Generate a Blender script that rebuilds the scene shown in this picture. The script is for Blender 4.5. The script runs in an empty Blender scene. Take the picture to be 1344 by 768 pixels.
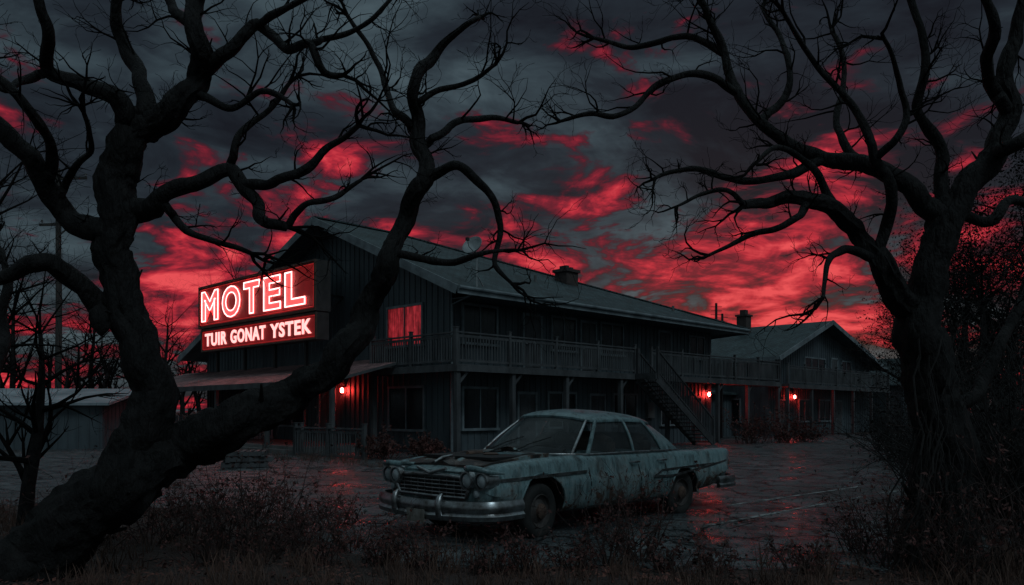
import bpy, math, random
from mathutils import Vector, Matrix, noise
random.seed(11)
R=random.random
def U(a,b): return a+(b-a)*R()
scene=bpy.context.scene
F=1045.0; HZ=540.0; CH=1.5
def P(px,py,d): return Vector(((px-672)*d/F, d, CH+(HZ-py)*d/F))
def G(px,d): return Vector(((px-672)*d/F, d, 0))

# ---------------------------------------------------------------- materials
class NT:
    def __init__(s,nt):
        s.nt=nt; s.n=nt.nodes; s.l=nt.links
    def node(s,t,**k):
        x=s.n.new(t)
        for a,b in k.items(): setattr(x,a,b)
        return x
    def link(s,a,b): s.l.new(a,b)
    def math(s,op,a,b=None,c=None,clamp=False):
        x=s.n.new('ShaderNodeMath'); x.operation=op; x.use_clamp=clamp
        for i,v in enumerate((a,b,c)):
            if v is None: continue
            if isinstance(v,(int,float)): x.inputs[i].default_value=v
            else: s.l.new(v,x.inputs[i])
        return x.outputs[0]
    def noise(s,vec,scale,detail=4,rough=.55,dist=0.0):
        x=s.n.new('ShaderNodeTexNoise'); x.inputs['Scale'].default_value=scale
        x.inputs['Detail'].default_value=detail; x.inputs['Roughness'].default_value=rough
        x.inputs['Distortion'].default_value=dist
        if vec is not None: s.l.new(vec,x.inputs['Vector'])
        return x.outputs['Fac']
    def ramp(s,fac,stops,interp='LINEAR'):
        x=s.n.new('ShaderNodeValToRGB'); cr=x.color_ramp; cr.interpolation=interp
        while len(cr.elements)<len(stops): cr.elements.new(.5)
        for e,(p,c) in zip(cr.elements,stops):
            e.position=p; e.color=(c[0],c[1],c[2],1) if isinstance(c,(tuple,list)) else (c,c,c,1)
        s.l.new(fac,x.inputs[0]); return x.outputs[0]
    def mix(s,fac,a,b,mode='MIX'):
        x=s.n.new('ShaderNodeMix'); x.data_type='RGBA'; x.blend_type=mode
        for sock,v in ((x.inputs[0],fac),(x.inputs[6],a),(x.inputs[7],b)):
            if isinstance(v,(int,float)): sock.default_value=v
            elif isinstance(v,tuple): sock.default_value=(v[0],v[1],v[2],1)
            else: s.l.new(v,sock)
        return x.outputs[2]
    def mapping(s,vec,scale=(1,1,1),loc=(0,0,0),rot=(0,0,0)):
        x=s.n.new('ShaderNodeMapping'); x.inputs['Scale'].default_value=scale
        x.inputs['Location'].default_value=loc; x.inputs['Rotation'].default_value=rot
        s.l.new(vec,x.inputs[0]); return x.outputs[0]

def base_mat(name):
    m=bpy.data.materials.new(name); m.use_nodes=True
    t=NT(m.node_tree); b=m.node_tree.nodes['Principled BSDF']
    tc=t.node('ShaderNodeTexCoord')
    return m,t,b,tc.outputs['Object']
def bump(t,b,h,strength=.5,dist=.02):
    x=t.node('ShaderNodeBump'); x.inputs['Strength'].default_value=strength; x.inputs['Distance'].default_value=dist
    t.link(h,x.inputs['Height']); t.link(x.outputs[0],b.inputs['Normal'])
def mat(name,c1,c2=None,rough=.75,scale=2.0,bs=18,bst=.4,bd=.01,metal=0,stretch=(1,1,1),emis=None,es=0,spec=.5):
    m,t,b,o=base_mat(name)
    v=t.mapping(o,stretch)
    c2=c2 or tuple(x*.55 for x in c1)
    n=t.noise(v,scale,4,.65)
    t.link(t.ramp(n,[(.3,c2),(.68,c1)]),b.inputs['Base Color'])
    b.inputs['Roughness'].default_value=rough
    b.inputs['Metallic'].default_value=metal
    b.inputs['Specular IOR Level'].default_value=spec
    if bst:
        n2=t.noise(v,bs,3,.6)
        t.link(t.math('MULTIPLY_ADD',n2,.3,rough-.15),b.inputs['Roughness'])
        bump(t,b,n2,bst,bd)
    if emis:
        b.inputs['Emission Color'].default_value=(*emis,1); b.inputs['Emission Strength'].default_value=es
    return m
M={}
M['bark']=mat('bark',(.014,.012,.012),(.003,.0028,.0028),.8,9,22,1.0,.05,stretch=(1,1,.35),spec=.25)
M['twig']=mat('twig',(.008,.007,.007),(.003,.003,.003),.9,8,30,0,spec=.08)
M['siding']=mat('siding',(.085,.108,.122),(.030,.039,.047),.6,1.1,9,.5,.01,stretch=(1,1,.18))
M['trim']=mat('trim',(.22,.26,.28),(.07,.085,.095),.6,1.6,14,.4,.006)
M['wood']=mat('wood',(.090,.094,.100),(.028,.028,.031),.65,2.2,14,.6,.01,stretch=(1,1,.4))
M['stairwood']=mat('stair_wood',(.060,.062,.067),(.018,.018,.020),.7,2.2,14,.6,.01)
M['concrete']=mat('concrete',(.16,.16,.16),(.07,.07,.07),.85,1.4,16,.5,.01)
M['brick']=mat('chimney_brick',(.07,.05,.045),(.03,.024,.024),.85,3,16,.6,.02)
M['metalroof']=mat('metal_roof',(.36,.40,.43),(.15,.18,.20),.5,.7,6,.2,.01)
M['rust']=mat('rust',(.13,.075,.055),(.045,.030,.025),.8,5,30,.6,.01)
M['rim']=mat('rusty_rim',(.07,.06,.058),(.03,.024,.022),.7,7,30,.5,.006)
M['black']=mat('black',(.012,.012,.013),(.006,.006,.006),.7,4,20,0)
M['cabinet']=mat('sign_cabinet',(.06,.055,.055),(.02,.018,.018),.55,2,12,.4,.01)
M['rubber']=mat('rubber',(.030,.029,.028),(.012,.012,.012),.85,7,40,.5,.004)
M['chrome']=mat('pitted_chrome',(.55,.58,.60),(.13,.11,.10),.36,7,60,.3,.003,metal=1)
M['dish']=mat('dish_metal',(.34,.37,.38),(.16,.18,.19),.5,4,20,.2,.003)
M['curtain']=mat('curtain',(.14,.15,.16),(.05,.055,.06),.9,3,20,0)
m,t,b,o=base_mat('lit_red_curtain')
n=t.noise(t.mapping(o,(3,7,.9)),1.6,4,.6)
b.inputs['Base Color'].default_value=(.3,.04,.05,1); b.inputs['Emission Color'].default_value=(1,.06,.085,1)
t.link(t.ramp(n,[(.34,.10),(.50,.34),(.66,.62)]),b.inputs['Emission Strength']); M['redcurtain']=m
M['lampglass']=mat('lamp_glass',(.5,.1,.1),None,.4,3,20,0,emis=(1,.045,.035),es=230)
M['pole']=mat('pole_wood',(.05,.045,.04),(.02,.018,.018),.85,3,20,.6,.01,stretch=(1,1,.2))
M['leather']=mat('seat_leather',(.08,.06,.05),(.03,.025,.02),.6,5,30,.3)
M['grass']=mat('dry_grass',(.13,.068,.050),(.030,.020,.017),.9,.9,20,0)
M['shrub']=mat('dead_shrub',(.065,.036,.032),(.018,.012,.011),.9,1.5,20,0)
M['weedleaf']=mat('dead_weed_leaves',(.14,.042,.035),(.022,.012,.011),.85,1.5,20,0)
M['leafdark']=mat('dark_leaves',(.016,.016,.016),(.006,.006,.006),.9,1.4,20,0,spec=.15)
M['vine']=mat('vine_bark',(.022,.018,.017),(.007,.006,.006),.9,5,30,0)
M['cloth']=mat('plate',(.30,.29,.27),(.10,.08,.06),.6,12,60,.3,.002)
M['stone']=mat('gravel_stone',(.12,.12,.12),(.04,.038,.036),.85,3,20,0)

def glass(name,col,rough=.12,alpha=None):
    m,t,b,o=base_mat(name)
    n=t.noise(o,5,4,.6)
    b.inputs['Base Color'].default_value=(*col,1)
    t.link(t.math('MULTIPLY_ADD',n,.3,rough),b.inputs['Roughness'])
    b.inputs['IOR'].default_value=1.5
    if alpha is not None: t.link(t.math('MULTIPLY_ADD',n,.55,alpha-.2,True),b.inputs['Alpha'])
    return m
M['glass']=glass('window_glass',(.012,.016,.020),.05,.62)
M['carglass']=glass('dusty_car_glass',(.05,.058,.062),.02,.34)
M['redglass']=glass('lit_window_glass',(.03,.01,.01),.05,.2)
M['lens']=glass('headlight_lens',(.34,.38,.40),.05)

def shingle(name,c1,c2,red=False):
    m,t,b,o=base_mat(name)
    br=t.node('ShaderNodeTexBrick'); br.inputs['Scale'].default_value=1.0
    br.inputs['Brick Width'].default_value=.30; br.inputs['Row Height'].default_value=.16
    br.inputs['Mortar Size'].default_value=.012; br.inputs['Color1'].default_value=(*c1,1); br.inputs['Color2'].default_value=(*c2,1)
    br.inputs['Mortar'].default_value=(.006,.006,.007,1)
    mp=t.mapping(o,(1,1,1),rot=(0,0,math.radians(90)) if red else (0,0,0)); t.link(mp,br.inputs['Vector'])
    n=t.noise(o,.9,5,.7)
    t.link(t.mix(1.0,br.outputs['Color'],t.ramp(n,[(.3,(.35,.35,.35)),(.7,(1.4,1.4,1.4))]),'MULTIPLY'),b.inputs['Base Color'])
    b.inputs['Roughness'].default_value=.65
    h=t.math('ADD',t.math('MULTIPLY',br.outputs['Fac'],-.8),t.noise(o,25,2))
    bump(t,b,h,.8,.02)
    return m
M['shingle']=shingle('shingles',(.052,.084,.092),(.024,.040,.046))
M['shingle_porch_redlit']=shingle('red_lit_porch_shingles',(.34,.19,.19),(.17,.10,.10),True)  # reddish base colour holds the sign's red light on the porch roof

m,t,b,o=base_mat('weathered_car_paint')
n=t.noise(o,1.6,6,.72,.6); n2=t.noise(o,7,5,.72,.3); n3=t.noise(t.mapping(o,(6,6,.9)),5,4,.6)
paint=t.ramp(n3,[(.3,(.085,.145,.158)),(.7,(.20,.30,.315))])
sp=t.node('ShaderNodeSeparateXYZ'); t.link(o,sp.inputs[0])
low=t.math('SUBTRACT',.60,sp.outputs[2]); low=t.math('MULTIPLY',low,.24)
rs_=t.math('ADD',t.math('ADD',t.math('MULTIPLY',n,.45),t.math('MULTIPLY',n2,.55)),low)
rm=t.ramp(rs_,[(.545,0.0),(.60,1.0)])
paint=t.mix(t.ramp(rs_,[(.45,0.0),(.54,.6)]),paint,(.25,.28,.28))
st_=t.noise(t.mapping(o,(3.2,3.2,.7)),2.6,5,.7)
paint=t.mix(1.0,paint,t.ramp(st_,[(.34,(.32,.30,.29)),(.52,(1.0,1.0,1.0)),(.72,(1.15,1.15,1.15))]),'MULTIPLY')
rc=t.ramp(t.noise(o,22,4,.7),[(.3,(.022,.016,.014)),(.7,(.12,.065,.045))])
t.link(t.mix(rm,paint,rc),b.inputs['Base Color'])
t.link(t.math('MULTIPLY_ADD',rm,.42,t.math('MULTIPLY_ADD',n2,.34,.14)),b.inputs['Roughness'])
bump(t,b,t.math('ADD',t.math('MULTIPLY',rm,.6),t.math('MULTIPLY',n2,.5)),.4,.006)
M['paint']=m
m,t,b,o=base_mat('burnt_rusty_hood')
n=t.noise(o,3.2,6,.75,.8)
t.link(t.ramp(n,[(.44,(.012,.010,.010)),(.52,(.055,.032,.025)),(.57,(.12,.085,.07)),(.61,(.16,.22,.225)),(.72,(.22,.30,.31))]),b.inputs['Base Color'])
t.link(t.math('MULTIPLY_ADD',t.noise(o,12,4),.4,.2),b.inputs['Roughness']); bump(t,b,n,.7,.025)
M['hood']=m

m,t,b,o=base_mat('cracked_asphalt')
big=t.noise(o,.22,4,.62,.4); mid=t.noise(o,1.6,5,.72); fine=t.noise(o,30,2)
vor=t.node('ShaderNodeTexVoronoi',feature='DISTANCE_TO_EDGE'); vor.inputs['Scale'].default_value=.9
dv=t.node('ShaderNodeVectorMath',operation='ADD'); t.link(o,dv.inputs[0])
nn=t.node('ShaderNodeTexNoise'); nn.inputs['Scale'].default_value=1.3; nn.inputs['Detail'].default_value=4; t.link(o,nn.inputs['Vector'])
t.link(nn.outputs['Color'],dv.inputs[1]); t.link(dv.outputs[0],vor.inputs['Vector'])
crack=t.ramp(vor.outputs['Distance'],[(.0,1.0),(.04,0.0)])
col=t.ramp(mid,[(.3,(.022,.026,.029)),(.5,(.066,.077,.083)),(.7,(.165,.185,.195))])
dirt=t.ramp(t.math('ADD',big,t.math('MULTIPLY',mid,.35)),[(.66,0.0),(.86,.7)])
col=t.mix(dirt,col,(.040,.030,.028)); col=t.mix(t.math('MULTIPLY',crack,.9),col,(.005,.005,.005))
t.link(col,b.inputs['Base Color'])
wet=t.ramp(t.math('ADD',t.math('MULTIPLY',big,.45),t.math('MULTIPLY',mid,.55)),[(.44,.20),(.56,.62)])
t.link(wet,b.inputs['Roughness'])
h=t.math('ADD',t.math('ADD',t.math('MULTIPLY',mid,2.6),t.math('MULTIPLY',fine,.7)),t.math('MULTIPLY',crack,-1.8))
bump(t,b,h,1.0,.065); M['asphalt']=m
M['dirt']=mat('dirt_verge',(.060,.034,.029),(.016,.012,.011),.92,.9,14,1.0,.06)
m,t,b,o=base_mat('worn_line_paint')
n=t.noise(o,4.5,6,.8)
t.link(t.ramp(n,[(.47,(.05,.053,.056)),(.57,(.34,.36,.36))]),b.inputs['Base Color']); b.inputs['Roughness'].default_value=.7
bump(t,b,n,.8,.04); M['line']=m
m,t,b,o=base_mat('leaf_litter')
n=t.noise(o,9,3,.8); nb_=t.noise(o,.8,3,.6)
lc=t.ramp(n,[(.3,(.045,.022,.018)),(.5,(.14,.043,.034)),(.7,(.21,.08,.052))])
t.link(t.mix(1.0,lc,t.ramp(nb_,[(.38,(.25,.25,.25)),(.62,(1.1,1.1,1.1))]),'MULTIPLY'),b.inputs['Base Color']); b.inputs['Roughness'].default_value=.8
M['litter']=m

m,t,b,o=base_mat('sign_face_red')
n=t.noise(o,1.2,5,.6)
t.link(t.ramp(n,[(.3,(.10,.007,.007)),(.7,(.24,.016,.015))]),b.inputs['Base Color']); b.inputs['Roughness'].default_value=.5
b.inputs['Emission Color'].default_value=(1,.025,.028,1); t.link(t.math('MULTIPLY_ADD',n,.20,.0),b.inputs['Emission Strength'])
M['signface']=m
def emi(name,c,s):
    m,t,b,o=base_mat(name); n=t.noise(o,6,2)
    b.inputs['Base Color'].default_value=(*c,1)
    b.inputs['Emission Color'].default_value=(*c,1); t.link(t.math('MULTIPLY_ADD',n,s*.5,s*.75),b.inputs['Emission Strength']); return m
M['neon']=emi('neon_tube',(1,.42,.40),3.8)
M['neonfill']=emi('letter_back',(1,.10,.10),1.05)
M['lettering']=emi('lit_lettering',(1,.36,.34),2.0)
M['redtube']=emi('red_border_tube',(1,.05,.05),.2)

# ---------------------------------------------------------------- mesh builder
class MB:
    def __init__(s,T=None): s.v=[]; s.f=[]; s.mi=[]; s.T=T
    def av(s,p):
        if s.T: p=s.T(p)
        s.v.append(tuple(p)); return len(s.v)-1
    def face(s,pts,mi=0):
        s.f.append([s.av(p) for p in pts]); s.mi.append(mi)
    def box(s,x0,x1,y0,y1,z0,z1,mi=0):
        i=[s.av((x,y,z)) for x in (x0,x1) for y in (y0,y1) for z in (z0,z1)]
        for q in ((0,1,3,2),(4,6,7,5),(0,4,5,1),(2,3,7,6),(0,2,6,4),(1,5,7,3)):
            s.f.append([i[k] for k in q]); s.mi.append(mi)
    def beam(s,a,b,w,h,mi=0,up=(0,0,1)):
        a=Vector(a); b=Vector(b); d=(b-a).normalized(); up=Vector(up)
        sd=d.cross(up)
        if sd.length<1e-3: sd=Vector((1,0,0))
        sd.normalize(); u=sd.cross(d)
        i=[s.av(p+sd*w/2*x+u*h/2*y) for p in (a,b) for x,y in ((-1,-1),(1,-1),(1,1),(-1,1))]
        for q in ((0,1,2,3),(7,6,5,4),(0,4,5,1),(1,5,6,2),(2,6,7,3),(3,7,4,0)):
            s.f.append([i[k] for k in q]); s.mi.append(mi)
    def tube(s,pts,rads,n=8,mi=0,jit=0.0,jsc=4.0,closed=False,ridge=0.0):
        pts=[Vector(p) for p in pts]
        if len(pts)<2: return
        d=(pts[1]-pts[0]).normalized()
        ref=Vector((0,0,1)) if abs(d.z)<.9 else Vector((1,0,0))
        a=d.cross(ref).normalized()
        rings=[]; N=len(pts); sl=0.0
        for k in range(N):
            if k: sl+=(pts[k]-pts[k-1]).length
            if closed: d=(pts[(k+1)%N]-pts[k-1]).normalized()
            elif k==0: d=(pts[1]-pts[0]).normalized()
            elif k==N-1: d=(pts[-1]-pts[-2]).normalized()
            else: d=(pts[k+1]-pts[k-1]).normalized()
            a=(a-d*a.dot(d))
            if a.length<1e-4: a=d.orthogonal()
            a.normalize(); b=d.cross(a)
            ring=[]
            for j in range(n):
                th=2*math.pi*j/n; dr=a*math.cos(th)+b*math.sin(th)
                r=rads[k]
                if jit:
                    q=(pts[k]+dr*r)
                    r*=1+jit*noise.noise(Vector((q.x*jsc,q.y*jsc,q.z*jsc*.5)))+jit*.6*noise.noise(q*jsc*2.7)
                    if ridge:
                        tw=th+sl*1.1
                        r*=1+ridge*noise.noise(Vector((math.cos(tw)*3.0,math.sin(tw)*3.0,sl*.9)))+ridge*.7*noise.noise(Vector((math.cos(tw)*7,math.sin(tw)*7,sl*1.8)))
                ring.append(s.av(pts[k]+dr*r))
            rings.append(ring)
        for k in range(N if closed else N-1):
            A=rings[k]; B=rings[(k+1)%N]
            for j in range(n):
                s.f.append([A[j],A[(j+1)%n],B[(j+1)%n],B[j]]); s.mi.append(mi)
        if not closed:
            s.f.append(rings[0][::-1]); s.mi.append(mi); s.f.append(rings[-1]); s.mi.append(mi)
    def lathe(s,prof,c,n=32,mi=0,axis='y'):
        rings=[]
        for r,a in prof:
            ring=[]
            for j in range(n):
                th=2*math.pi*j/n
                if axis=='y': p=(c[0]+r*math.cos(th),c[1]+a,c[2]+r*math.sin(th))
                elif axis=='x': p=(c[0]+a,c[1]+r*math.cos(th),c[2]+r*math.sin(th))
                else: p=(c[0]+r*math.cos(th),c[1]+r*math.sin(th),c[2]+a)
                ring.append(s.av(p))
            rings.append(ring)
        for k in range(len(rings)-1):
            for j in range(n):
                s.f.append([rings[k][j],rings[k][(j+1)%n],rings[k+1][(j+1)%n],rings[k+1][j]]); s.mi.append(mi)
        s.f.append(rings[0][::-1]); s.mi.append(mi); s.f.append(rings[-1]); s.mi.append(mi)
    def obj(s,name,mats,parent=None,smooth=False,off=None,label=None,fix=True):
        me=bpy.data.meshes.new(name)
        vs=s.v if off is None else [(v[0]-off[0],v[1]-off[1],v[2]-off[2]) for v in s.v]
        me.from_pydata(vs,[],s.f)
        if not isinstance(mats,(list,tuple)): mats=[mats]
        for m_ in mats: me.materials.append(m_)
        if len(mats)>1:
            for p,i in zip(me.polygons,s.mi): p.material_index=i
        me.update()
        if fix:
            import bmesh
            bm=bmesh.new(); bm.from_mesh(me); bmesh.ops.recalc_face_normals(bm,faces=bm.faces); bm.to_mesh(me); bm.free()
        if smooth:
            me.shade_smooth()
            try: me.set_sharp_from_angle(angle=math.radians(smooth if smooth is not True else 60))
            except Exception: pass
        ob=bpy.data.objects.new(name,me); scene.collection.objects.link(ob)
        if parent: ob.parent=parent
        if label: ob['label']=label
        return ob
def root(name,loc,rotz=0,label='',cat='',group=None):
    e=bpy.data.objects.new(name,None); scene.collection.objects.link(e); e.location=loc; e.rotation_euler=(0,0,rotz)
    e.empty_display_size=.3
    e['label']=label; e['category']=cat
    if group: e['group']=group
    return e
def struct(ob): ob['kind']='structure'; return ob

# ---------------------------------------------------------------- ground
def edge(x):
    x=max(-40,min(40,x))
    s=1/(1+math.exp((x+3.0)*1.6)); e=7.6+5.0*s
    e+= max(0,(x-3.5))*.55
    return e+.55*noise.noise(Vector((x*.8,3.1,0)))+.3*noise.noise(Vector((x*2.7,9,0)))
def hgt(x,y):
    e=edge(x); k=min(1,max(0,(e-y-.15)/1.2))
    if y<-5 or abs(x)>40: k=0
    return min(.16,k*(.05+.10*noise.noise(Vector((x*.7,y*.7,0)))+.04*noise.noise(Vector((x*3,y*3,5))))) if k>0 else 0
mb=MB()
xs=[-900,-300,-100,-50]+[-30+i*.5 for i in range(0,121)]+[50,100,300,900]
ys=[-300,-60,-10]+[i*.4 for i in range(0,41)]+[20,30,50,90,200,500,1200]
idx=[[mb.av((x,y,hgt(x,y) if y<=edge(x) else 0)) for x in xs] for y in ys]
for j in range(len(ys)-1):
    for i in range(len(xs)-1):
        mb.f.append([idx[j][i],idx[j][i+1],idx[j+1][i+1],idx[j+1][i]]); mb.mi.append(0)
struct(mb.obj('ground',M['dirt'],smooth=180,fix=False))
mb=MB()
lx=[-20+i*.35 for i in range(0,150)]
rows=[]
for k in range(8):
    tt=k/7
    rows.append([mb.av((x,edge(x)+(52-edge(x))*tt**1.5,.006)) for x in lx])
for k in range(7):
    for i in range(len(lx)-1):
        mb.f.append([rows[k][i],rows[k][i+1],rows[k+1][i+1],rows[k+1][i]]); mb.mi.append(0)
struct(mb.obj('parking_lot',M['asphalt'],fix=False))
def line(a,b,w=.09):
    mb=MB(); a=Vector(a);b=Vector(b); d=(b-a).normalized(); n=Vector((-d.y,d.x,0))*w/2
    mb.face([a-n,b-n,b+n,a+n]); struct(mb.obj('parking_line',M['line'],fix=False))
for q in (((2.45,10.3),(6.1,13.9)),((3.4,12.6),(6.9,15.8)),((6.6,14.4),(10.4,17.6))):
    line((*q[0],.011),(*q[1],.011))

# ---------------------------------------------------------------- buildings
RZ=math.atan2(.714,.70)
def Tface(kind,c):
    if kind=='u': return lambda p: (c-p[1],p[0],p[2])
    return lambda p: (p[0],c-p[1],p[2])
def window(par,kind,c,a0,a1,z0,z1,lit=False,name='window',mull=1):
    T=Tface(kind,c)
    mb=MB(T); mb.box(a0,a1,.035,.045,z0,z1); w=mb.obj(name,M['redglass'] if lit else M['glass'],par)
    if lit: w['label']='window glowing red behind its curtain'
    mb=MB(T); fw=.09
    mb.box(a0-fw,a1+fw,0,.09,z1,z1+fw); mb.box(a0-fw-.04,a1+fw+.04,0,.13,z0-fw,z0)
    mb.box(a0-fw,a0,0,.088,z0,z1); mb.box(a1,a1+fw,0,.088,z0,z1)
    for k in range(mull):
        q=a0+(a1-a0)*(k+1)/(mull+1); mb.box(q-.025,q+.025,.02,.075,z0,z1)
    mb.obj('frame',M['trim'],w)
    def cur(x0,x1,zt,zb,n=12):
        mb=MB(T)
        for i in range(n):
            p0=x0+(x1-x0)*i/n; p1=x0+(x1-x0)*(i+1)/n
            y0=.030+.003*(i%2); y1=.030+.003*((i+1)%2)
            mb.face([(p0,y0,zb),(p1,y1,zb),(p1,y1,zt),(p0,y0,zt)])
        mb.obj('curtain',M['redcurtain'] if lit else M['curtain'],w,fix=False)
    wd=(a1-a0)
    if lit: cur(a0,a1,z1,z0,14)
    else: cur(a0,a0+wd*.28,z1,z0); cur(a1-wd*.22,a1,z1,z0)
def door(par,kind,c,a0,a1,z0,z1):
    T=Tface(kind,c)
    mb=MB(T); mb.box(a0,a1,.03,.06,z0,z1)
    for (q0,q1) in ((.08,.45),(.55,.92)):
        for (r0,r1) in ((.06,.42),(.5,.93)):
            mb.box(a0+(a1-a0)*q0,a0+(a1-a0)*q1,.06,.075,z0+(z1-z0)*r0,z0+(z1-z0)*r1)
    d=mb.obj('door',M['wood'],par)
    mb=MB(T); mb.box(a0-.1,a0,0,.09,z0,z1+.1); mb.box(a1,a1+.1,0,.09,z0,z1+.1); mb.box(a0,a1,0,.088,z1,z1+.1); mb.obj('frame',M['trim'],d)
    mb=MB(T); mb.lathe([(.015,0),(.03,.02),(.035,.05),(.01,.07)],(a0+.09,.075,z0+1.0),10,axis='y'); mb.obj('handle',M['chrome'],d,smooth=40)
def lantern(par,kind,c,a,z):
    T=Tface(kind,c)
    mb=MB(T); mb.box(a-.05,a+.05,0,.034,z-.14,z+.16); mb.box(a-.015,a+.015,.034,.18,z+.14,z+.17)
    mb.lathe([(.02,.20),(.10,.14),(.12,.12)],(a,.18,z),12,axis='z'); mb.lathe([(.07,-.16),(.08,-.13)],(a,.18,z),12,axis='z')
    for k in range(4):
        th=math.pi/4+k*math.pi/2; mb.beam((a+.085*math.cos(th),.18+.085*math.sin(th),z-.13),(a+.1*math.cos(th),.18+.1*math.sin(th),z+.12),.01,.01)
    l=mb.obj('wall_lamp',M['black'],par,label='lit red wall lantern')
    mb=MB(T); mb.lathe([(.02,-.10),(.055,-.07),(.065,0),(.05,.07),(.015,.10)],(a,.18,z),14,axis='z'); mb.obj('bulb',M['lampglass'],l,smooth=60)
def railing(par,p0,p1,h=1.05,sp=.135,name='railing',m_='wood'):
    mb=MB(); p0=Vector(p0);p1=Vector(p1); L=(p1-p0).length; n=max(2,int(L/sp))
    up=Vector((0,0,1))
    mb.beam(p0+up*h,p1+up*h,.12,.05); mb.beam(p0+up*(h-.12),p1+up*(h-.12),.04,.09); mb.beam(p0+up*.12,p1+up*.12,.05,.08)
    for i in range(n+1):
        if R()<.03: continue
        q=p0.lerp(p1,i/n); tl=U(-.012,.012)
        mb.beam(q+up*.10,q+up*(h-.10)+Vector((tl,tl,0)),.045,.045)
    k=max(1,round(L/2.2))
    for i in range(k+1):
        q=p0.lerp(p1,i/k); mb.beam(q-up*.12,q+up*(h+.14),.105,.105)
        mb.beam(q+up*(h+.14),q+up*(h+.17),.14,.14)
    return mb.obj(name,M[m_],par)
def battens(mb,T,a0,a1,z0,ztop,sp=.32):
    old=mb.T; mb.T=T
    a=a0+.1
    while a<a1-.04:
        zt=ztop(a) if callable(ztop) else ztop
        mb.box(a,a+.05,-.01,.028,z0,zt); a+=sp
    mb.T=old

C0=(-1.79,26.0,0)
mo=root('motel',C0,RZ,'dark two-storey timber motel with wraparound balcony and hipped gable roof','building')
def zg(v): return (5.6+.4268*v if v<8.67 else 9.3-.3936*(v-8.67))-.17
mb=MB()
mb.box(1.22,18.3,1.4,15,0,5.52); mb.box(1.22,18.3,15.003,20.5,0,4.4)
poly=[(1.4,0),(20.5,0),(20.5,zg(20.5)),(8.67,zg(8.67)),(1.4,zg(1.4))]
A=[mb.av((1.0,y,z)) for y,z in poly]; B=[mb.av((1.217,y,z)) for y,z in poly]
mb.f.append(A); mb.mi.append(0); mb.f.append(B[::-1]); mb.mi.append(0)
for i in range(5):
    j=(i+1)%5; mb.f.append([A[i],A[j],B[j],B[i]]); mb.mi.append(0)
battens(mb,Tface('u',1.0),1.4,20.5,0,lambda a:zg(a+.02)-.03)
battens(mb,Tface('v',1.4),1.0,18.3,0,5.45)
mb.obj('wall',M['siding'],mo)
mb=MB()
V=[(-.05,-.05,5.6),(-.05,8.67,9.3),(-.05,21.5,4.25),(4,8.67,9.3),(19.3,-.05,5.6),(19.3,21.5,4.25)]
top=[mb.av(p) for p in V]; bot=[mb.av((p[0],p[1],p[2]-.15)) for p in V]
for f in ((0,4,3,1),(1,3,5,2),(4,5,3)):
    mb.f.append([top[i] for i in f]); mb.mi.append(0); mb.f.append([bot[i] for i in f][::-1]); mb.mi.append(1)
for a,b_ in ((0,4),(4,5),(5,2),(2,1),(1,0)):
    mb.f.append([top[a],bot[a],bot[b_],top[b_]]); mb.mi.append(1)
rf=mb.obj('roof',[M['shingle'],M['siding']],mo)
mb=MB()
def off(p,dx=0,dy=0,dz=0): return (p[0]+dx,p[1]+dy,p[2]+dz)
mb.beam(off(V[0],-.03,0,-.12),off(V[1],-.03,0,-.12),.05,.30); mb.beam(off(V[1],-.03,0,-.12),off(V[2],-.03,0,-.12),.05,.30)
mb.beam(off(V[0],0,-.04,-.12),off(V[4],0,-.04,-.12),.05,.26); mb.beam(off(V[4],.03,0,-.12),off(V[5],.03,0,-.12),.05,.26)
mb.obj('fascia',M['trim'],rf)
mb=MB(); mb.tube([off(V[0],0,-.11,-.05),off(V[4],0,-.11,-.07)],[.06,.06],8); mb.obj('gutter',M['trim'],rf)
mb=MB(); mb.box(1.0,19.2,.02,1.39,5.40,5.43); mb.obj('soffit',M['siding'],mo)
mb=MB(); mb.beam(off(V[1],0,0,.02),off(V[3],0,0,.02),.28,.05); mb.beam(off(V[3],0,0,.02),off(V[4],0,0,.02),.24,.05); mb.obj('ridge_cap',M['shingle'],rf)
mb=MB(); mb.box(9.7,10.5,3.6,4.3,6.6,7.85); mb.box(9.62,10.58,3.52,4.38,7.75,7.88); mb.box(9.85,10.05,3.75,4.15,7.88,8.05); mb.box(10.15,10.35,3.75,4.15,7.88,8.0); mb.obj('chimney',M['brick'],rf)
for q in ((7,3,6.8,.35),(15,1.5,6.1,.4)):
    mb=MB(); mb.tube([q[:3],(q[0],q[1],q[2]+q[3])],[.06,.06],8); mb.obj('vent_pipe',M['concrete'],rf)
mb=MB(); z0,z1=2.82,3.06
mb.box(0,23,0,1.385,z1-.05,z1); mb.box(0,.985,1.388,4.87,z1-.05,z1)
mb.box(-.03,23.03,-.03,.03,z0,z1-.055); mb.box(-.03,.03,.033,4.9,z0,z1-.055); mb.box(.033,.985,4.84,4.9,z0,z1-.055)
u=.6
while u<23: mb.box(u,u+.05,.033,1.38,z0+.02,z1-.052); u+=.6
mb.obj('balcony_deck',M['wood'],mo)
railing(mo,(0.02,.06,z1),(9.9,.06,z1)); railing(mo,(11.1,.06,z1),(23,.06,z1)); railing(mo,(.06,.16,z1),(.06,4.82,z1)); railing(mo,(.16,4.82,z1),(.95,4.82,z1))
railing(mo,(22.95,.2,z1),(22.95,3.5,z1))
mb=MB(); mb.box(18.32,23,1.39,3.6,z1-.05,z1-.002); mb.box(18.32,23,3.6,3.66,z0,z1); mb.obj('walkway_deck',M['wood'],mo)
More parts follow.
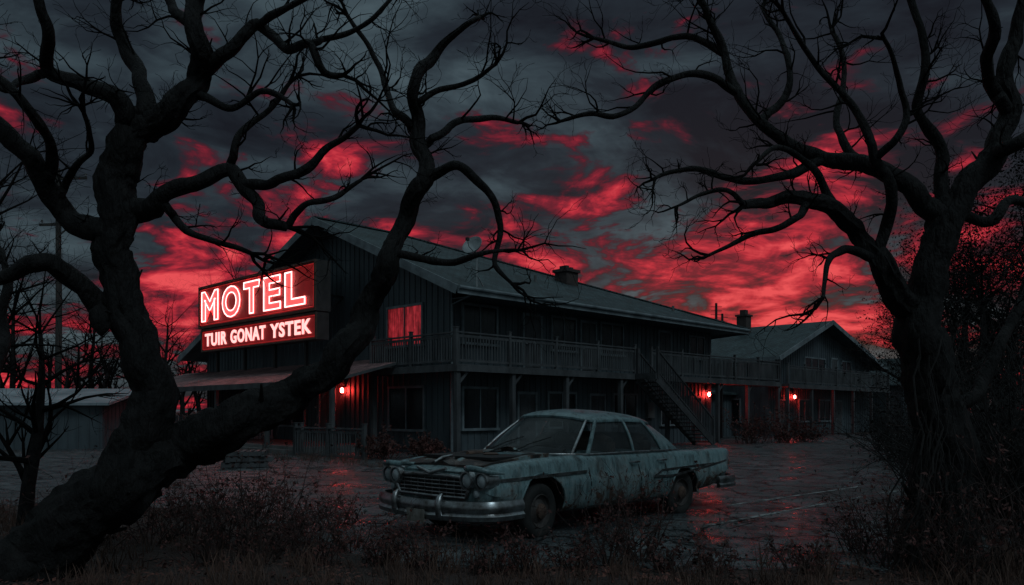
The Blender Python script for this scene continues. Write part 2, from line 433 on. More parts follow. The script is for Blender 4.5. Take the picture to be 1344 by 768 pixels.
for u in (.1,2.7,5.6,9.0,12.4,16.7,19.6,22.9):
    mb=MB(); mb.box(u-.08,u+.08,.035,.195,0,z0); mb.box(u-.12,u+.12,0,.23,0,.12); mb.beam((u,.11,z0-.45),(u+.42,.11,z0-.02),.07,.09); mb.obj('balcony_post',M['wood'],mo)
mb=MB(); mb.box(.02,.18,4.65,4.81,0,z0); mb.obj('balcony_post',M['wood'],mo)
mb=MB(); mb.box(22.85,23.0,3.4,3.55,0,z0); mb.obj('balcony_post',M['wood'],mo)
mb=MB(); n=17; ua,ub=9.9,14.3; VO=-1.05
for i in range(n):
    q=ua+(ub-ua)*i/n; zz=z1-(i+1)*z1/(n+1)
    mb.box(q,q+.29,VO,-.08,zz-.04,zz)
mb.beam((ua,VO,z1-.25),(ub+.1,VO,.05),.05,.28); mb.beam((ua,-.08,z1-.25),(ub+.1,-.08,.05),.05,.28)
mb.box(ua-.1,ua+.0,VO,-.04,z0,z1)
st=mb.obj('staircase',M['stairwood'],mo)
for vv in (VO,-.08):
    p0=Vector((ua+.05,vv,z1-.12)); p1=Vector((ub,vv,.1)); mb=MB(); up=Vector((0,0,1))
    mb.beam(p0+up*1.05,p1+up*1.05,.08,.05); mb.beam(p0+up*.2,p1+up*.2,.05,.05)
    for i in range(34):
        q=p0.lerp(p1,i/33); mb.beam(q+up*.1,q+up*1.03,.035,.035)
    for i in (0,1):
        q=(p0,p1)[i]; mb.beam(q-up*.1,q+up*1.2,.10,.10)
    mb.obj('handrail',M['stairwood'],st)
window(mo,'u',1.0,3.0,5.0,3.95,5.35,lit=True)
window(mo,'u',1.0,2.9,4.9,.85,2.35)
window(mo,'v',1.4,1.5,3.1,3.95,5.25); window(mo,'v',1.4,1.5,3.1,.9,2.3)
window(mo,'v',1.4,6.2,7.6,3.95,5.2); door(mo,'v',1.4,4.6,5.5,3.07,5.15); door(mo,'v',1.4,8.0,8.9,3.07,5.15)
window(mo,'v',1.4,9.3,10.8,3.95,5.2); window(mo,'v',1.4,16.2,17.5,4.1,5.1); door(mo,'v',1.4,13.6,14.5,3.07,5.15)
door(mo,'v',1.4,4.3,5.2,.02,2.15); window(mo,'v',1.4,6.0,7.6,.9,2.2); door(mo,'v',1.4,8.6,9.5,.02,2.15); window(mo,'v',1.4,10.2,11.8,.9,2.2)
window(mo,'v',1.4,13.8,15.2,.9,2.2); door(mo,'v',1.4,16.3,17.2,.02,2.15)
door(mo,'u',1.0,8.7,9.7,.26,2.35); window(mo,'u',1.0,11.0,13.0,.9,2.2); window(mo,'u',1.0,15.0,17.0,.9,2.2)
lantern(mo,'u',1.0,7.9,2.35); lantern(mo,'v',1.4,17.8,2.35)
mb=MB()
def slab(pts,th=.1):
    a=[mb.av(p) for p in pts]; b=[mb.av((p[0],p[1],p[2]-th)) for p in pts]
    mb.f.append(a); mb.mi.append(0); mb.f.append(b[::-1]); mb.mi.append(1)
    for i in range(len(a)):
        j=(i+1)%len(a); mb.f.append([a[i],b[i],b[j],a[j]]); mb.mi.append(1)
PZ=2.55
slab([(-2.7,3.2,PZ),(-2.7,4.93,PZ),(-.05,4.93,3.25),(-.05,3.2,3.25)])
slab([(-2.7,4.935,PZ),(-2.7,23,PZ),(.99,23,3.52),(.99,4.935,3.52)])
pr=mb.obj('porch_roof',[M['shingle_porch_redlit'],M['wood']],mo)
mb=MB(); mb.box(-2.76,-2.71,3.15,23.05,PZ-.2,PZ+.01); mb.obj('fascia',M['wood'],pr)
for v in (3.35,7.7,11.8,16,20,22.8):
    mb=MB(); mb.box(-2.65,-2.51,v-.07,v+.07,0,PZ-.08); mb.box(-2.68,-2.48,v-.1,v+.1,0,.2); mb.obj('porch_post',M['wood'],mo)
mb=MB(); mb.box(-2.9,.99,5.2,22,0,.14); mb.box(-2.6,.985,5.3,21.9,.14,.25); mb.obj('porch_floor',M['concrete'],mo)
railing(mo,(-3.0,.9,-.05),(-3.0,4.95,-.05),1.0,.15); railing(mo,(-3.0,4.98,-.05),(-2.75,4.98,-.05),1.0,.15)
mb=MB(); mb.tube([(.9,.0,5.5),(.92,1.30,5.2),(.92,1.32,.1)],[.045]*3,8); mb.obj('downpipe',M['trim'],mo)
mb=MB(Tface('v',1.4)); mb.box(12.6,13.1,0,.15,1.2,1.9); mb.obj('electric_box',M['concrete'],mo)

sd=root('satellite_dish',Matrix.Translation(C0)@Matrix.Rotation(RZ,4,'Z')@Vector((1.1,.25,5.75)),RZ,'small round satellite dish on a bent pole at the roof edge','satellite dish')
mb=MB(); mb.tube([(0,0,-.05),(0,0,.9),(-.12,-.05,1.15)],[.03]*3,8); mb.beam((0,0,.4),(.5,.2,.05),.03,.03); mb.beam((0,0,.4),(-.05,.45,.12),.03,.03); mb.obj('mast',M['dish'],sd)
mb=MB(); prof=[(.02,0),(.2,.03),(.34,.10),(.42,.18),(.43,.18),(.35,.08),(.2,.005),(.02,-.03)]
mb.lathe([(r*.85,a) for r,a in prof],(0,0,0),24,axis='x')
di=mb.obj('dish',M['dish'],sd,smooth=50); di.location=(-.15,-.05,1.25); di.rotation_euler=(0,math.radians(-32),math.radians(196))
mb=MB(); mb.tube([(-.15,-.05,1.1),(-.5,-.15,1.25),(-.6,-.2,1.45)],[.012]*3,6); mb.box(-.65,-.55,-.25,-.15,1.41,1.51); mb.obj('feed_arm',M['pole'],sd)

K=(15.76,46.0,0)
b2=root('motel_annex',K,RZ,'dark timber annex with front gable, shingle roof and balcony','building')
mb=MB()
def zg2(u): return (4.75+.36*u if u<7.2 else 7.34-.285*(u-7.2))-.15
poly=[(.3,0),(16.1,0),(16.1,zg2(16.1)),(7.2,zg2(7.2)),(.3,zg2(.3))]
A=[mb.av((x,1.2,z)) for x,z in poly]; B=[mb.av((x,1.4,z)) for x,z in poly]
mb.f.append(A); mb.mi.append(0); mb.f.append(B[::-1]); mb.mi.append(0)
for i in range(5):
    j=(i+1)%5; mb.f.append([A[i],A[j],B[j],B[i]]); mb.mi.append(0)
mb.box(.3,16.1,1.403,10,0,4.6)
battens(mb,Tface('v',1.2),.3,16.1,0,lambda a:zg2(a+.02)-.05); battens(mb,Tface('u',.3),1.2,10,0,4.5)
mb.obj('wall',M['siding'],b2)
mb=MB()
V=[(-.3,.2,4.65),(7.2,.2,7.34),(16.7,.2,4.63),(-.3,10.5,4.65),(7.2,10.5,7.34),(16.7,10.5,4.63)]
top=[mb.av(p) for p in V]; bot=[mb.av((p[0],p[1],p[2]-.13)) for p in V]
for f in ((0,1,4,3),(1,2,5,4)):
    mb.f.append([top[i] for i in f]); mb.mi.append(0); mb.f.append([bot[i] for i in f][::-1]); mb.mi.append(1)
for a,b_ in ((0,1),(1,2),(2,5),(5,4),(4,3),(3,0)):
    mb.f.append([top[a],bot[a],bot[b_],top[b_]]); mb.mi.append(1)
r2=mb.obj('roof',[M['shingle'],M['siding']],b2)
mb=MB(); mb.beam(off(V[0],0,-.03,-.1),off(V[1],0,-.03,-.1),.05,.28); mb.beam(off(V[1],0,-.03,-.1),off(V[2],0,-.03,-.1),.05,.28); mb.beam(off(V[0],-.03,0,-.1),off(V[3],-.03,0,-.1),.05,.24); mb.obj('fascia',M['trim'],r2)
mb=MB(); mb.box(5.2,5.9,5.2,5.9,6.3,8.0); mb.box(5.12,5.98,5.12,5.98,7.9,8.02); mb.box(5.35,5.75,5.35,5.75,8.02,8.35); mb.obj('chimney',M['brick'],r2)
mb=MB(); mb.box(0,16.2,-.2,1.19,2.95,3.1); mb.box(0,16.2,-.26,-.205,2.85,3.1); mb.obj('balcony_deck',M['wood'],b2)
railing(b2,(.05,-.15,3.1),(16.1,-.15,3.1))
for u in (.1,3.3,6.5,9.7,12.9,16.1):
    mb=MB(); mb.box(u-.08,u+.08,-.2,-.04,0,2.9); mb.obj('balcony_post',M['wood'],b2)
window(b2,'v',1.2,5.2,8.2,3.9,4.9,mull=2); window(b2,'v',1.2,11,12.5,3.9,4.9); window(b2,'v',1.2,4.4,6.0,.9,2.2); door(b2,'v',1.2,1.6,2.5,.02,2.15); window(b2,'v',1.2,7.4,9,.9,2.2); door(b2,'v',1.2,10,10.9,.02,2.15); door(b2,'v',1.2,9.3,10.2,3.1,5.0)
window(b2,'u',.3,3,4.5,3.7,4.5); window(b2,'u',.3,3,4.5,.9,2.2)
lantern(b2,'v',1.2,3.5,2.4)
mb=MB()
lk=root('storage_block',Matrix.Translation(C0)@Matrix.Rotation(RZ,4,'Z')@Vector((18.6,5,0)),RZ,'low dark lean-to joining the two motel buildings','building')
mb.box(-.2,9,0,4,0,2.6); battens(mb,Tface('v',0),-.2,9,0,2.5); mb.obj('wall',M['siding'],lk)
mb=MB(); mb.face([(-.4,-.4,2.62),(9.2,-.4,2.62),(9.2,4.4,3.3),(-.4,4.4,3.3)]); mb.face([(-.4,-.4,2.5),(9.2,-.4,2.5),(9.2,4.4,3.18),(-.4,4.4,3.18)]); mb.face([(-.4,-.4,2.5),(9.2,-.4,2.5),(9.2,-.4,2.62),(-.4,-.4,2.62)]); mb.obj('roof',M['shingle'],lk)
window(lk,'v',0,1.2,2.4,.9,2.0); door(lk,'v',0,3.2,4.1,.02,2.1)
def cabin(name,loc,rz,w,dp,he,hr,lab,wall,roofm):
    c=root(name,loc,rz,lab,'building')
    mb=MB(); poly=[(0,0),(w,0),(w,he),(w/2,hr),(0,he)]
    A=[mb.av((x,0,z)) for x,z in poly]; B=[mb.av((x,dp,z)) for x,z in poly]
    mb.f.append(A); mb.mi.append(0); mb.f.append(B[::-1]); mb.mi.append(0)
    for i in (0,1,4):
        j=(i+1)%5; mb.f.append([A[i],A[j],B[j],B[i]]); mb.mi.append(0)
    battens(mb,Tface('v',0),0,w,0,lambda a: he+(hr-he)*(1-abs(a-w/2)/(w/2))-.06,.4)
    battens(mb,Tface('u',0),0,dp,0,he-.1,.4)
    mb.obj('wall',wall,c)
    mb=MB(); sl=(hr-he)/(w/2); o=.4
    for sgn in (0,1):
        e=(-o,he-o*sl) if sgn==0 else (w+o,he-o*sl)
        pts=[(e[0],-o,e[1]+.05),(w/2,-o,hr+.05),(w/2,dp+o,hr+.05),(e[0],dp+o,e[1]+.05)]
        a=[mb.av(p) for p in pts]; b=[mb.av((p[0],p[1],p[2]+.1)) for p in pts]
        mb.f.append(a); mb.f.append(b[::-1]); mb.mi+= [0,0]
        for i in range(4):
            j=(i+1)%4; mb.f.append([a[i],b[i],b[j],a[j]]); mb.mi.append(0)
    mb.obj('roof',roofm,c)
    return c
cab=cabin('cabin',(29.5,60,0),RZ,7,8,3.6,5.6,'small dark gabled cabin beyond the annex',M['siding'],M['shingle'])
window(cab,'v',0,2.5,4.0,1.0,2.2)
sh=cabin('shed',(-16.2,31.5,0),math.radians(96),7.5,15,1.75,2.35,'long low pale metal-roofed shed beside the trees',M['siding'],M['metalroof'])
fe=root('picket_fence',(-15.2,36,0),0,'weathered wooden picket fence beside the motel','fence')
mb=MB()
for i in range(34):
    mb.box(i*.13,i*.13+.09,0,.02,.05,1.35+U(-.04,.04))
mb.box(0,4.4,.02,.06,.3,.38); mb.box(0,4.4,.02,.06,1.0,1.08); mb.obj('pickets',M['trim'],fe)

# ---------------------------------------------------------------- sign
base=Matrix.Translation(C0)@Matrix.Rotation(RZ,4,'Z')
sg=root('motel_sign',base@Vector((-1.0,6.88,4.24)),RZ,'large red neon motel sign mounted above the porch roof','sign')
W=10.0; H1=1.05; H2=3.02
mb=MB(); mb.box(0,.62,-.02,W+.02,H1+.03,H2); mb.box(.06,.5,.05,W-.05,H1-.02,H1+.03); mb.box(.05,.56,.0,W-.15,0,H1-.02); mb.obj('cabinet',M['cabinet'],sg)
mb=MB(); mb.box(-.006,-.002,.12,W-.12,H1+.15,H2-.12); mb.obj('sign_face',M['signface'],sg)
mb=MB(); mb.box(.044,.048,.1,W-.25,.08,H1-.1); mb.obj('sign_face',M['signface'],sg)
def rim(y0,y1,za,zb,x):
    mb=MB(); t_=.035
    mb.box(x-.07,x,y0,y1,za,za+t_*2); mb.box(x-.07,x,y0,y1,zb-t_*2,zb); mb.box(x-.068,x,y0,y0+t_*2,za+t_*2,zb-t_*2); mb.box(x-.068,x,y1-t_*2,y1,za+t_*2,zb-t_*2)
    mb.obj('rim',M['rust'],sg)
rim(-.02,W+.02,H1+.03,H2,-.002); rim(0,W-.15,0,H1-.02,.048)
def loop(y0,y1,za,zb,x):
    mb=MB(); mb.tube([(x,y0,za),(x,y1,za),(x,y1,zb),(x,y0,zb)],[.012]*4,6,closed=True); mb.obj('border_tube',M['redtube'],sg)
loop(.14,W-.14,H1+.19,H2-.16,-.04); loop(.12,W-.27,.12,H1-.14,.02)
for y in (1.2,3.6,6.2,8.8):
    mb=MB(); mb.beam((.5,y,1.9),(1.98,y,1.9),.08,.08); mb.beam((.5,y,.6),(1.98,y,1.85),.06,.06); mb.beam((.3,y,-.95),(.3,y,.02),.12,.12); mb.obj('bracket',M['black'],sg)
def text_mesh(body,mode,space=1.0,bev=.02,offs=0):
    cu=bpy.data.curves.new('t','FONT'); cu.body=body; cu.space_character=space; cu.size=1
    cu.resolution_u=4
    if mode=='tube': cu.fill_mode='NONE'; cu.bevel_depth=bev; cu.bevel_resolution=1; cu.offset=offs
    else: cu.fill_mode='BOTH'; cu.extrude=.01; cu.offset=offs
    ob=bpy.data.objects.new('t',cu); scene.collection.objects.link(ob)
    bpy.context.view_layer.update()
    dg=bpy.context.evaluated_depsgraph_get(); me=bpy.data.meshes.new_from_object(ob.evaluated_get(dg))
    bpy.data.objects.remove(ob)
    return me
def place_text(me,mat_,name,y_left,y_right,za,zb,x):
    xs_=[v.co.x for v in me.vertices]; ys_=[v.co.y for v in me.vertices]
    a,b_,c,d=(min(xs_),max(xs_),min(ys_),max(ys_))
    for v in me.vertices:
        X,Y,Z=v.co
        v.co=(x-Z, y_left+(X-a)/(b_-a)*(y_right-y_left), za+(Y-c)/(d-c)*(zb-za))
    me.materials.clear(); me.materials.append(mat_); me.name=name
    ob=bpy.data.objects.new(name,me); scene.collection.objects.link(ob); ob.parent=sg
ylefts=[9.68,7.62,5.62,3.92,2.22]; yrights=[7.98,5.92,4.22,2.50,.66]
for ch,yl,yr in zip('MOTEL',ylefts,yrights):
    place_text(text_mesh(ch,'fill',offs=.030),M['neonfill'],'letter_panel',yl,yr,H1+.32,H2-.26,-.03)
    place_text(text_mesh(ch,'tube',bev=.015,offs=.030),M['neon'],'neon_tubing',yl,yr,H1+.32,H2-.26,-.07)
for wd,yl,yr in (('TUIR',9.5,7.35),('GONAT',6.98,3.9),('YSTEK',3.52,.38)):
    place_text(text_mesh(wd,'fill',space=1.12,offs=.030),M['lettering'],'lettering',yl,yr,.24,.83,.02)

# ---------------------------------------------------------------- car
f=Vector((-.694,-.719,0)); cr=root('car',(.76,11.22,0),math.atan2(f.y,f.x),'rusty pale teal 1950s finned sedan abandoned on the cracked lot','car')
ST=[(2.44,.82,.44,.80,.79),(2.40,.895,.40,.845,.825),(2.28,.95,.36,.885,.855),(2.0,.97,.30,.915,.90),(1.6,.98,.28,.935,.935),(1.1,.98,.26,.945,.965),(.5,.98,.24,.95,.96),(-.5,.98,.24,.94,.955),(-1.4,.98,.26,.925,.94),(-1.9,.98,.29,.92,.90),(-2.5,.97,.34,.92,.83),(-2.8,.95,.40,.92,.78),(-2.93,.91,.44,.91,.74),(-2.99,.85,.48,.86,.71)]
def stat(x):
    for i in range(len(ST)-1):
        a,b_=ST[i],ST[i+1]
        if a[0]>=x>=b_[0]:
            t_=(a[0]-x)/(a[0]-b_[0]); return [a[k]+(b_[k]-a[k])*t_ for k in range(1,5)]
    return list(ST[0][1:]) if x>0 else list(ST[-1][1:])
def smstat(x):
    s=[0,0,0,0]
    for dx in (-.12,-.06,0,.06,.12):
        q=stat(min(2.44,max(-2.99,x+dx*(1 if 2.2>x>-2.7 else .15))))
        for k in range(4): s[k]+=q[k]/5
    return s
def section(x):
    w,zb,zs,zc=smstat(x)
    fin=max(0,min(1,(-x-1.5)/.8))
    e=min(zs-.02,zc)
    return [(0,zb),(.6*w,zb),(.88*w,zb+.012),(.945*w,zb+.06),(.985*w,zb+.17),(1.0*w,.54+max(0,zb-.37)),(.998*w,.62+max(0,zb-.44)),(.982*w,.665+max(0,zb-.46)),(.962*w,.71 if zs>.80 else .70),(.945*w,zs-.085 if zs>.83 else zs-.05),(.915*w,zs-.032),((.87)*w,zs-.004),(.82*w,zs),(.74*w,e-.008-.02*fin),(.6*w,zc-.008),(.3*w,zc+.006),(0,zc+.012)]
mb=MB(); secs=[]
xsn=[2.44,2.42,2.40,2.36,2.32]+[2.25-.1*i for i in range(0,51)]+[-2.80,-2.86,-2.91,-2.95,-2.99]
for x in xsn:
    s=section(x); full=s+[(-y,z) for y,z in s[-2:0:-1]]
    # the fin top rakes backwards at the tail
    secs.append([mb.av((x-(.16*max(0,(z-.6)/.32)*max(0,min(1,(-x-2.4)/.5)) if abs(y)>.6 else 0),y,z)) for y,z in full])
n=len(secs[0])
for k in range(len(secs)-1):
    for j in range(n):
        mb.f.append([secs[k][j],secs[k][(j+1)%n],secs[k+1][(j+1)%n],secs[k+1][j]]); mb.mi.append(0)
def capf(ring):
    h=n//2
    mb.f.append([ring[0],ring[1],ring[n-1]]); mb.mi.append(0)
    for i in range(1,h):
        if i==h-0: break
        a,b1_,c1,d1=ring[i],ring[i+1],ring[(n-i-1)%n],ring[n-i]
        if b1_==c1: mb.f.append([a,b1_,d1])
        else: mb.f.append([a,b1_,c1,d1])
        mb.mi.append(0)
capf(secs[0]); capf(secs[-1])
body=mb.obj('body',[M['paint'],M['black']],cr,smooth=40)
FA,RA=1.55,-1.55
cut=MB()
for ax,rr in ((FA,.40),(RA,.375)):
    for s in (1,-1):
        cut.lathe([(rr,0),(rr,.6)],(ax,(.58 if s>0 else -1.18),.36 if ax>0 else .32),40,axis='y')
co=cut.obj('cutter',[M['black']],cr)
md=body.modifiers.new('b','BOOLEAN'); md.operation='DIFFERENCE'; md.object=co; md.solver='EXACT'
bpy.context.view_layer.update()
dg=bpy.context.evaluated_depsgraph_get(); me=bpy.data.meshes.new_from_object(body.evaluated_get(dg))
body.modifiers.clear(); body.data=me
try: me.set_sharp_from_angle(angle=math.radians(40))
except Exception: pass
bpy.data.objects.remove(co)
mb=MB(); NX,NY=34,34; gx=[1.14+i*(2.33-1.14)/NX for i in range(NX+1)]; gy=[-.68+i*1.36/NY for i in range(NY+1)]
gi=[]
for x in gx:
    w,zb,zs,zc=smstat(x)
    gi.append([mb.av((x,y*(.86 if x>2.27 else 1),zc+.036+.040*max(0,1-(abs(y)/.20)**1.5)-.016*(abs(y)/.66)**2+.020*noise.noise(Vector((x*3.0,y*3.0,2))))) for y in gy])
def hole(x,y):
    d=math.hypot((x-1.62)/.48,(y-.04)/.58)
    return d+.45*noise.noise(Vector((x*5,y*5,1)))<.97
for i in range(NX):
    for j in range(NY):
        if hole((gx[i]+gx[i+1])/2,(gy[j]+gy[j+1])/2): continue
        mb.f.append([gi[i][j],gi[i+1][j],gi[i+1][j+1],gi[i][j+1]]); mb.mi.append(0)
rimv=[gi[0][j] for j in range(NY+1)]+[gi[i][NY] for i in range(1,NX)]+[gi[NX][j] for j in range(NY,-1,-1)]+[gi[i][0] for i in range(NX-1,0,-1)]
lo=[mb.av((mb.v[i][0],mb.v[i][1],mb.v[i][2]-.07)) for i in rimv]
for i in range(len(rimv)):
    j=(i+1)%len(rimv); mb.f.append([rimv[i],rimv[j],lo[j],lo[i]]); mb.mi.append(0)
mb.obj('hood',M['hood'],cr,smooth=50,label='burnt and rusted hood with a ragged hole',fix=False)
mb=MB(); zc_=.955; mb.box(1.16,2.08,-.62,.62,zc_-.03,zc_+.002); eb=mb.obj('engine_bay_shade',M['black'],cr)  # black panel on the closed body stands in for the opening's shade
mb=MB(); mb.tube([(1.45,-.2,zc_+.01),(1.75,-.15,zc_+.012)],[.03,.03],8); mb.obj('engine_pipe',M['rust'],eb); mb=MB(); mb.lathe([(.09,0),(.10,.015),(.07,.03)],(1.6,.12,zc_),16,axis='z'); mb.obj('air_filter',M['rust'],eb)
mb=MB(); mb.tube([(2.14,0,.97),(2.3,0,.945),(2.42,0,.90)],[.010,.022,.012],8); mb.obj('hood_ornament',M['chrome'],cr,smooth=60)
Bk=[(1.20,0,.965),(1.15,.47,.96),(.84,.80,.95),(.60,.865,.945),(-.38,.88,.945),(-1.10,.865,.94),(-1.66,.78,.925),(-1.90,.45,.91),(-1.96,0,.91)]
Tk=[(.46,0,1.455),(.42,.38,1.437),(.28,.59,1.395),(.16,.64,1.38),(-.40,.665,1.385),(-.88,.645,1.365),(-1.14,.56,1.335),(-1.28,.33,1.36),(-1.32,0,1.372)]
Bk=[Vector(p) for p in Bk]; Tk=[Vector(p) for p in Tk]
def pan(mb,i,j,s,ins=0.0,n=6,m_=6,bow=.03):
    ks=list(range(i,j+1)); g=[]
    for a in range(n*(len(ks)-1)+1):
        q=a/n; k=min(int(q),len(ks)-2); fr=q-k
        def cr_(L,k,fr):
            i0=max(ks[0],ks[k]-1); p0,p1,p2,p3=L[i0],L[ks[k]],L[ks[k+1]],L[min(ks[-1],ks[k+1]+1)]
            return .5*((2*p1)+(p2-p0)*fr+(2*p0-5*p1+4*p2-p3)*fr*fr+(3*p1-p0-3*p2+p3)*fr**3)
        b_=cr_(Bk,k,fr); t_=cr_(Tk,k,fr); col=[]
        for c in range(m_+1):
            h=c/m_; p=b_.lerp(t_,h); o_=Vector((p.x+.35,p.y,0))
            if o_.length>0: p=p+o_.normalized()*(bow*4*h*(1-h)-ins)
            col.append(mb.av((p.x,p.y*s,p.z)))
        g.append(col)
    for a in range(len(g)-1):
        for c in range(m_):
            mb.f.append([g[a][c],g[a+1][c],g[a+1][c+1],g[a][c+1]]); mb.mi.append(0)
def crl(L,q):
    k=min(int(q),len(L)-2); fr=q-k; p0,p1,p2,p3=L[max(0,k-1)],L[k],L[k+1],L[min(len(L)-1,k+2)]
    return .5*((2*p1)+(p2-p0)*fr+(2*p0-5*p1+4*p2-p3)*fr*fr+(3*p1-p0-3*p2+p3)*fr**3)
mb=MB(); pan(mb,0,2,1,.01); pan(mb,0,2,-1,.01); mb.obj('windshield',M['carglass'],cr,smooth=80)
mb=MB(); pan(mb,6,8,1,.01); pan(mb,6,8,-1,.01); mb.obj('rear_window',M['carglass'],cr,smooth=80)
for s in (1,-1):
    mb=MB(); pan(mb,3,4,s,.015); mb.obj('side_window',M['carglass'],cr,smooth=80)
    mb=MB(); pan(mb,4,5,s,.015); mb.obj('side_window',M['carglass'],cr,smooth=80)
    mb=MB(); pan(mb,5,6,s,0); pan(mb,5,6,s,.03)
    mb.obj('rear_pillar',M['paint'],cr,smooth=80)
    def fl(v): return Vector((v.x,v.y*s,v.z))
    def bowl(k,r,mt='paint'):
        mb=MB(); pts=[]
        for c in range(7):
            h=c/6; p=Bk[k].lerp(Tk[k],h); o_=Vector((p.x+.35,p.y,0)).normalized(); p=p+o_*(.03*4*h*(1-h)); pts.append(fl(p))
        mb.tube(pts,[r]*7,8); mb.obj('window_pillar',M[mt],cr,smooth=60)
    bowl(2,.020,'chrome'); bowl(3,.030); bowl(4,.022); bowl(5,.02)
    mb=MB(); mb.tube([fl(p+Vector((0,.008,.002))) for p in Bk[0:7]],[.016]*7,6); mb.obj('window_trim',M['chrome'],cr,smooth=60)
    mb=MB(); mb.tube([fl(p+Vector((0,.012,-.004))) for p in Tk[1:8]],[.014]*7,6); mb.obj('window_trim',M['chrome'],cr,smooth=60)
mb=MB()
half=[crl(Tk,8*i/32) for i in range(33)]
full=half+[Vector((p.x,-p.y,p.z)) for p in half[-2:0:-1]]
cx=-.42; levels=[(1.04,-.028),(1.045,-.004),(1.0,.024),(.9,.054),(.75,.082),(.5,.108),(.25,.120)]
rings=[]
for sc_,dz in levels:
    rg=[]
    for p in full:
        k=(1-sc_) if sc_<1 else 0
        zz=p.z*(1-k)+1.400*k+dz
        rg.append(mb.av((cx+(p.x-cx)*sc_,p.y*sc_,zz)))
    rings.append(rg)
for a in range(len(rings)-1):
    for j in range(len(full)):
        q=(j+1)%len(full); mb.f.append([rings[a][j],rings[a][q],rings[a+1][q],rings[a+1][j]]); mb.mi.append(0)
cv=mb.av((cx,0,1.525))
for j in range(len(full)): mb.f.append([rings[-1][j],rings[-1][(j+1)%len(full)],cv]); mb.mi.append(0)
mb.obj('roof',M['paint'],cr,smooth=60)
for x in (-.15,-1.0):
    mb=MB(); pts=[(x,-.62+i*.124,1.08+(.02 if i not in(0,10) else -.03)) for i in range(11)]
    mb.tube(pts,[.10]*11,10); mb.box(x-.09,x+.09,-.68,.68,.9,1.08)
    mb.obj('seat',M['leather'],cr,smooth=40)
mb=MB(); rg=[(.45+.06*math.sin(a),.36+.19*math.cos(a),1.06+.18*math.sin(a)) for a in [i*math.pi/10 for i in range(20)]]
mb.tube(rg,[.013]*20,6,closed=True); mb.tube([(.75,.36,.96),(.45,.36,1.06)],[.02,.02],6); mb.beam((.45,.17,1.06),(.45,.55,1.06),.02,.015); mb.obj('steering_wheel',M['black'],cr,smooth=60)
mb=MB(); mb.tube([(.85,-.7,.97),(.88,0,1.0),(.85,.7,.97)],[.05,.06,.05],8); mb.obj('dashboard',M['black'],cr,smooth=60)
for y0 in (.12,-.35):
    mb=MB(); mb.tube([(1.20,y0,.985),(1.05,y0+.18,1.09),(.94,y0+.42,1.17)],[.009,.007,.006],5); mb.obj('wiper',M['black'],cr)
def sweep(mb,path,prof):
    path=[Vector(p) for p in path]; rs=[]
    for k,p in enumerate(path):
        d=(path[min(k+1,len(path)-1)]-path[max(k-1,0)]); d.z=0; d.normalize(); nn=Vector((-d.y,d.x,0))
        rs.append([mb.av(p+nn*a+Vector((0,0,b_))) for a,b_ in prof])
    m_=len(prof)
    for k in range(len(rs)-1):
        for j in range(m_):
            mb.f.append([rs[k][j],rs[k][(j+1)%m_],rs[k+1][(j+1)%m_],rs[k+1][j]]); mb.mi.append(0)
    mb.f.append(rs[0][::-1]); mb.f.append(rs[-1]); mb.mi+= [0,0]
def spl(pts,n=6):
    L=[Vector(p) for p in pts]; return [crl(L,(len(L)-1)*i/(n*(len(L)-1))) for i in range(n*(len(L)-1)+1)]
prof=[(.02,.10),(-.03,.098),(-.055,.05),(-.058,0),(-.035,-.035),(-.062,-.065),(-.05,-.115),(.0,-.13),(.02,-.12)]
mb=MB(); path=spl([(1.98,-1.0,.40),(2.28,-1.01,.40),(2.48,-.93,.40),(2.60,-.6,.39),(2.65,0,.38),(2.60,.6,.39),(2.48,.93,.40),(2.28,1.01,.40),(1.98,1.0,.40)])
sweep(mb,path,prof); bp=mb.obj('front_bumper',M['chrome'],cr,smooth=50)
for s in (1,-1):
    mb=MB(); mb.tube([(2.67,.40*s,.27),(2.70,.40*s,.33),(2.71,.40*s,.45),(2.69,.40*s,.52),(2.65,.40*s,.56)],[.022,.040,.044,.038,.015],10); mb.obj('bumper_guard',M['chrome'],bp,smooth=60)
mb=MB(); path=spl([(-2.45,.99,.42),(-2.80,1.0,.42),(-3.04,.90,.42),(-3.12,.5,.42),(-3.14,0,.42),(-3.12,-.5,.42),(-3.04,-.9,.42),(-2.80,-1.0,.42),(-2.45,-.99,.42)])
sweep(mb,path,[(a*.8,b_*.8) for a,b_ in prof]); mb.obj('rear_bumper',M['chrome'],cr,smooth=50)
mb=MB(); mb.box(2.40,2.452,-.60,.60,.52,.72); gr=mb.obj('grille',M['black'],cr)
mb=MB(); mb.tube([(2.465,y,.735+.02*math.cos(y*2.6)) for y in [-.62+i*.124 for i in range(11)]],[.024]*11,8); mb.tube([(2.465,-.62,.74),(2.475,-.65,.62),(2.465,-.60,.51)],[.022]*3,8); mb.tube([(2.465,.62,.74),(2.475,.65,.62),(2.465,.60,.51)],[.022]*3,8); mb.tube([(2.465,-.6,.51),(2.475,0,.505),(2.465,.6,.51)],[.02]*3,8)
for z in (.555,.60,.645,.69):
    mb.tube([(2.458,-.60,z),(2.48,0,z),(2.458,.60,z)],[.009]*3,6)
for i in range(9): mb.box(2.445,2.462,-.53+i*.131,-.522+i*.131,.52,.72)
mb.obj('grille_bars',M['chrome'],gr,smooth=60)
mb=MB(); mb.tube([(2.47,-.26,.835),(2.49,0,.775),(2.47,.26,.835)],[.018,.024,.018],8); mb.obj('emblem',M['chrome'],cr,smooth=60)
def ysurf(x,z):
    sec=section(x)
    for i in range(2,11):
        if sec[i][1]<=z<=sec[i+1][1]:
            return sec[i][0]+(sec[i+1][0]-sec[i][0])*(z-sec[i][1])/max(1e-6,sec[i+1][1]-sec[i][1])
    return sec[6][0]
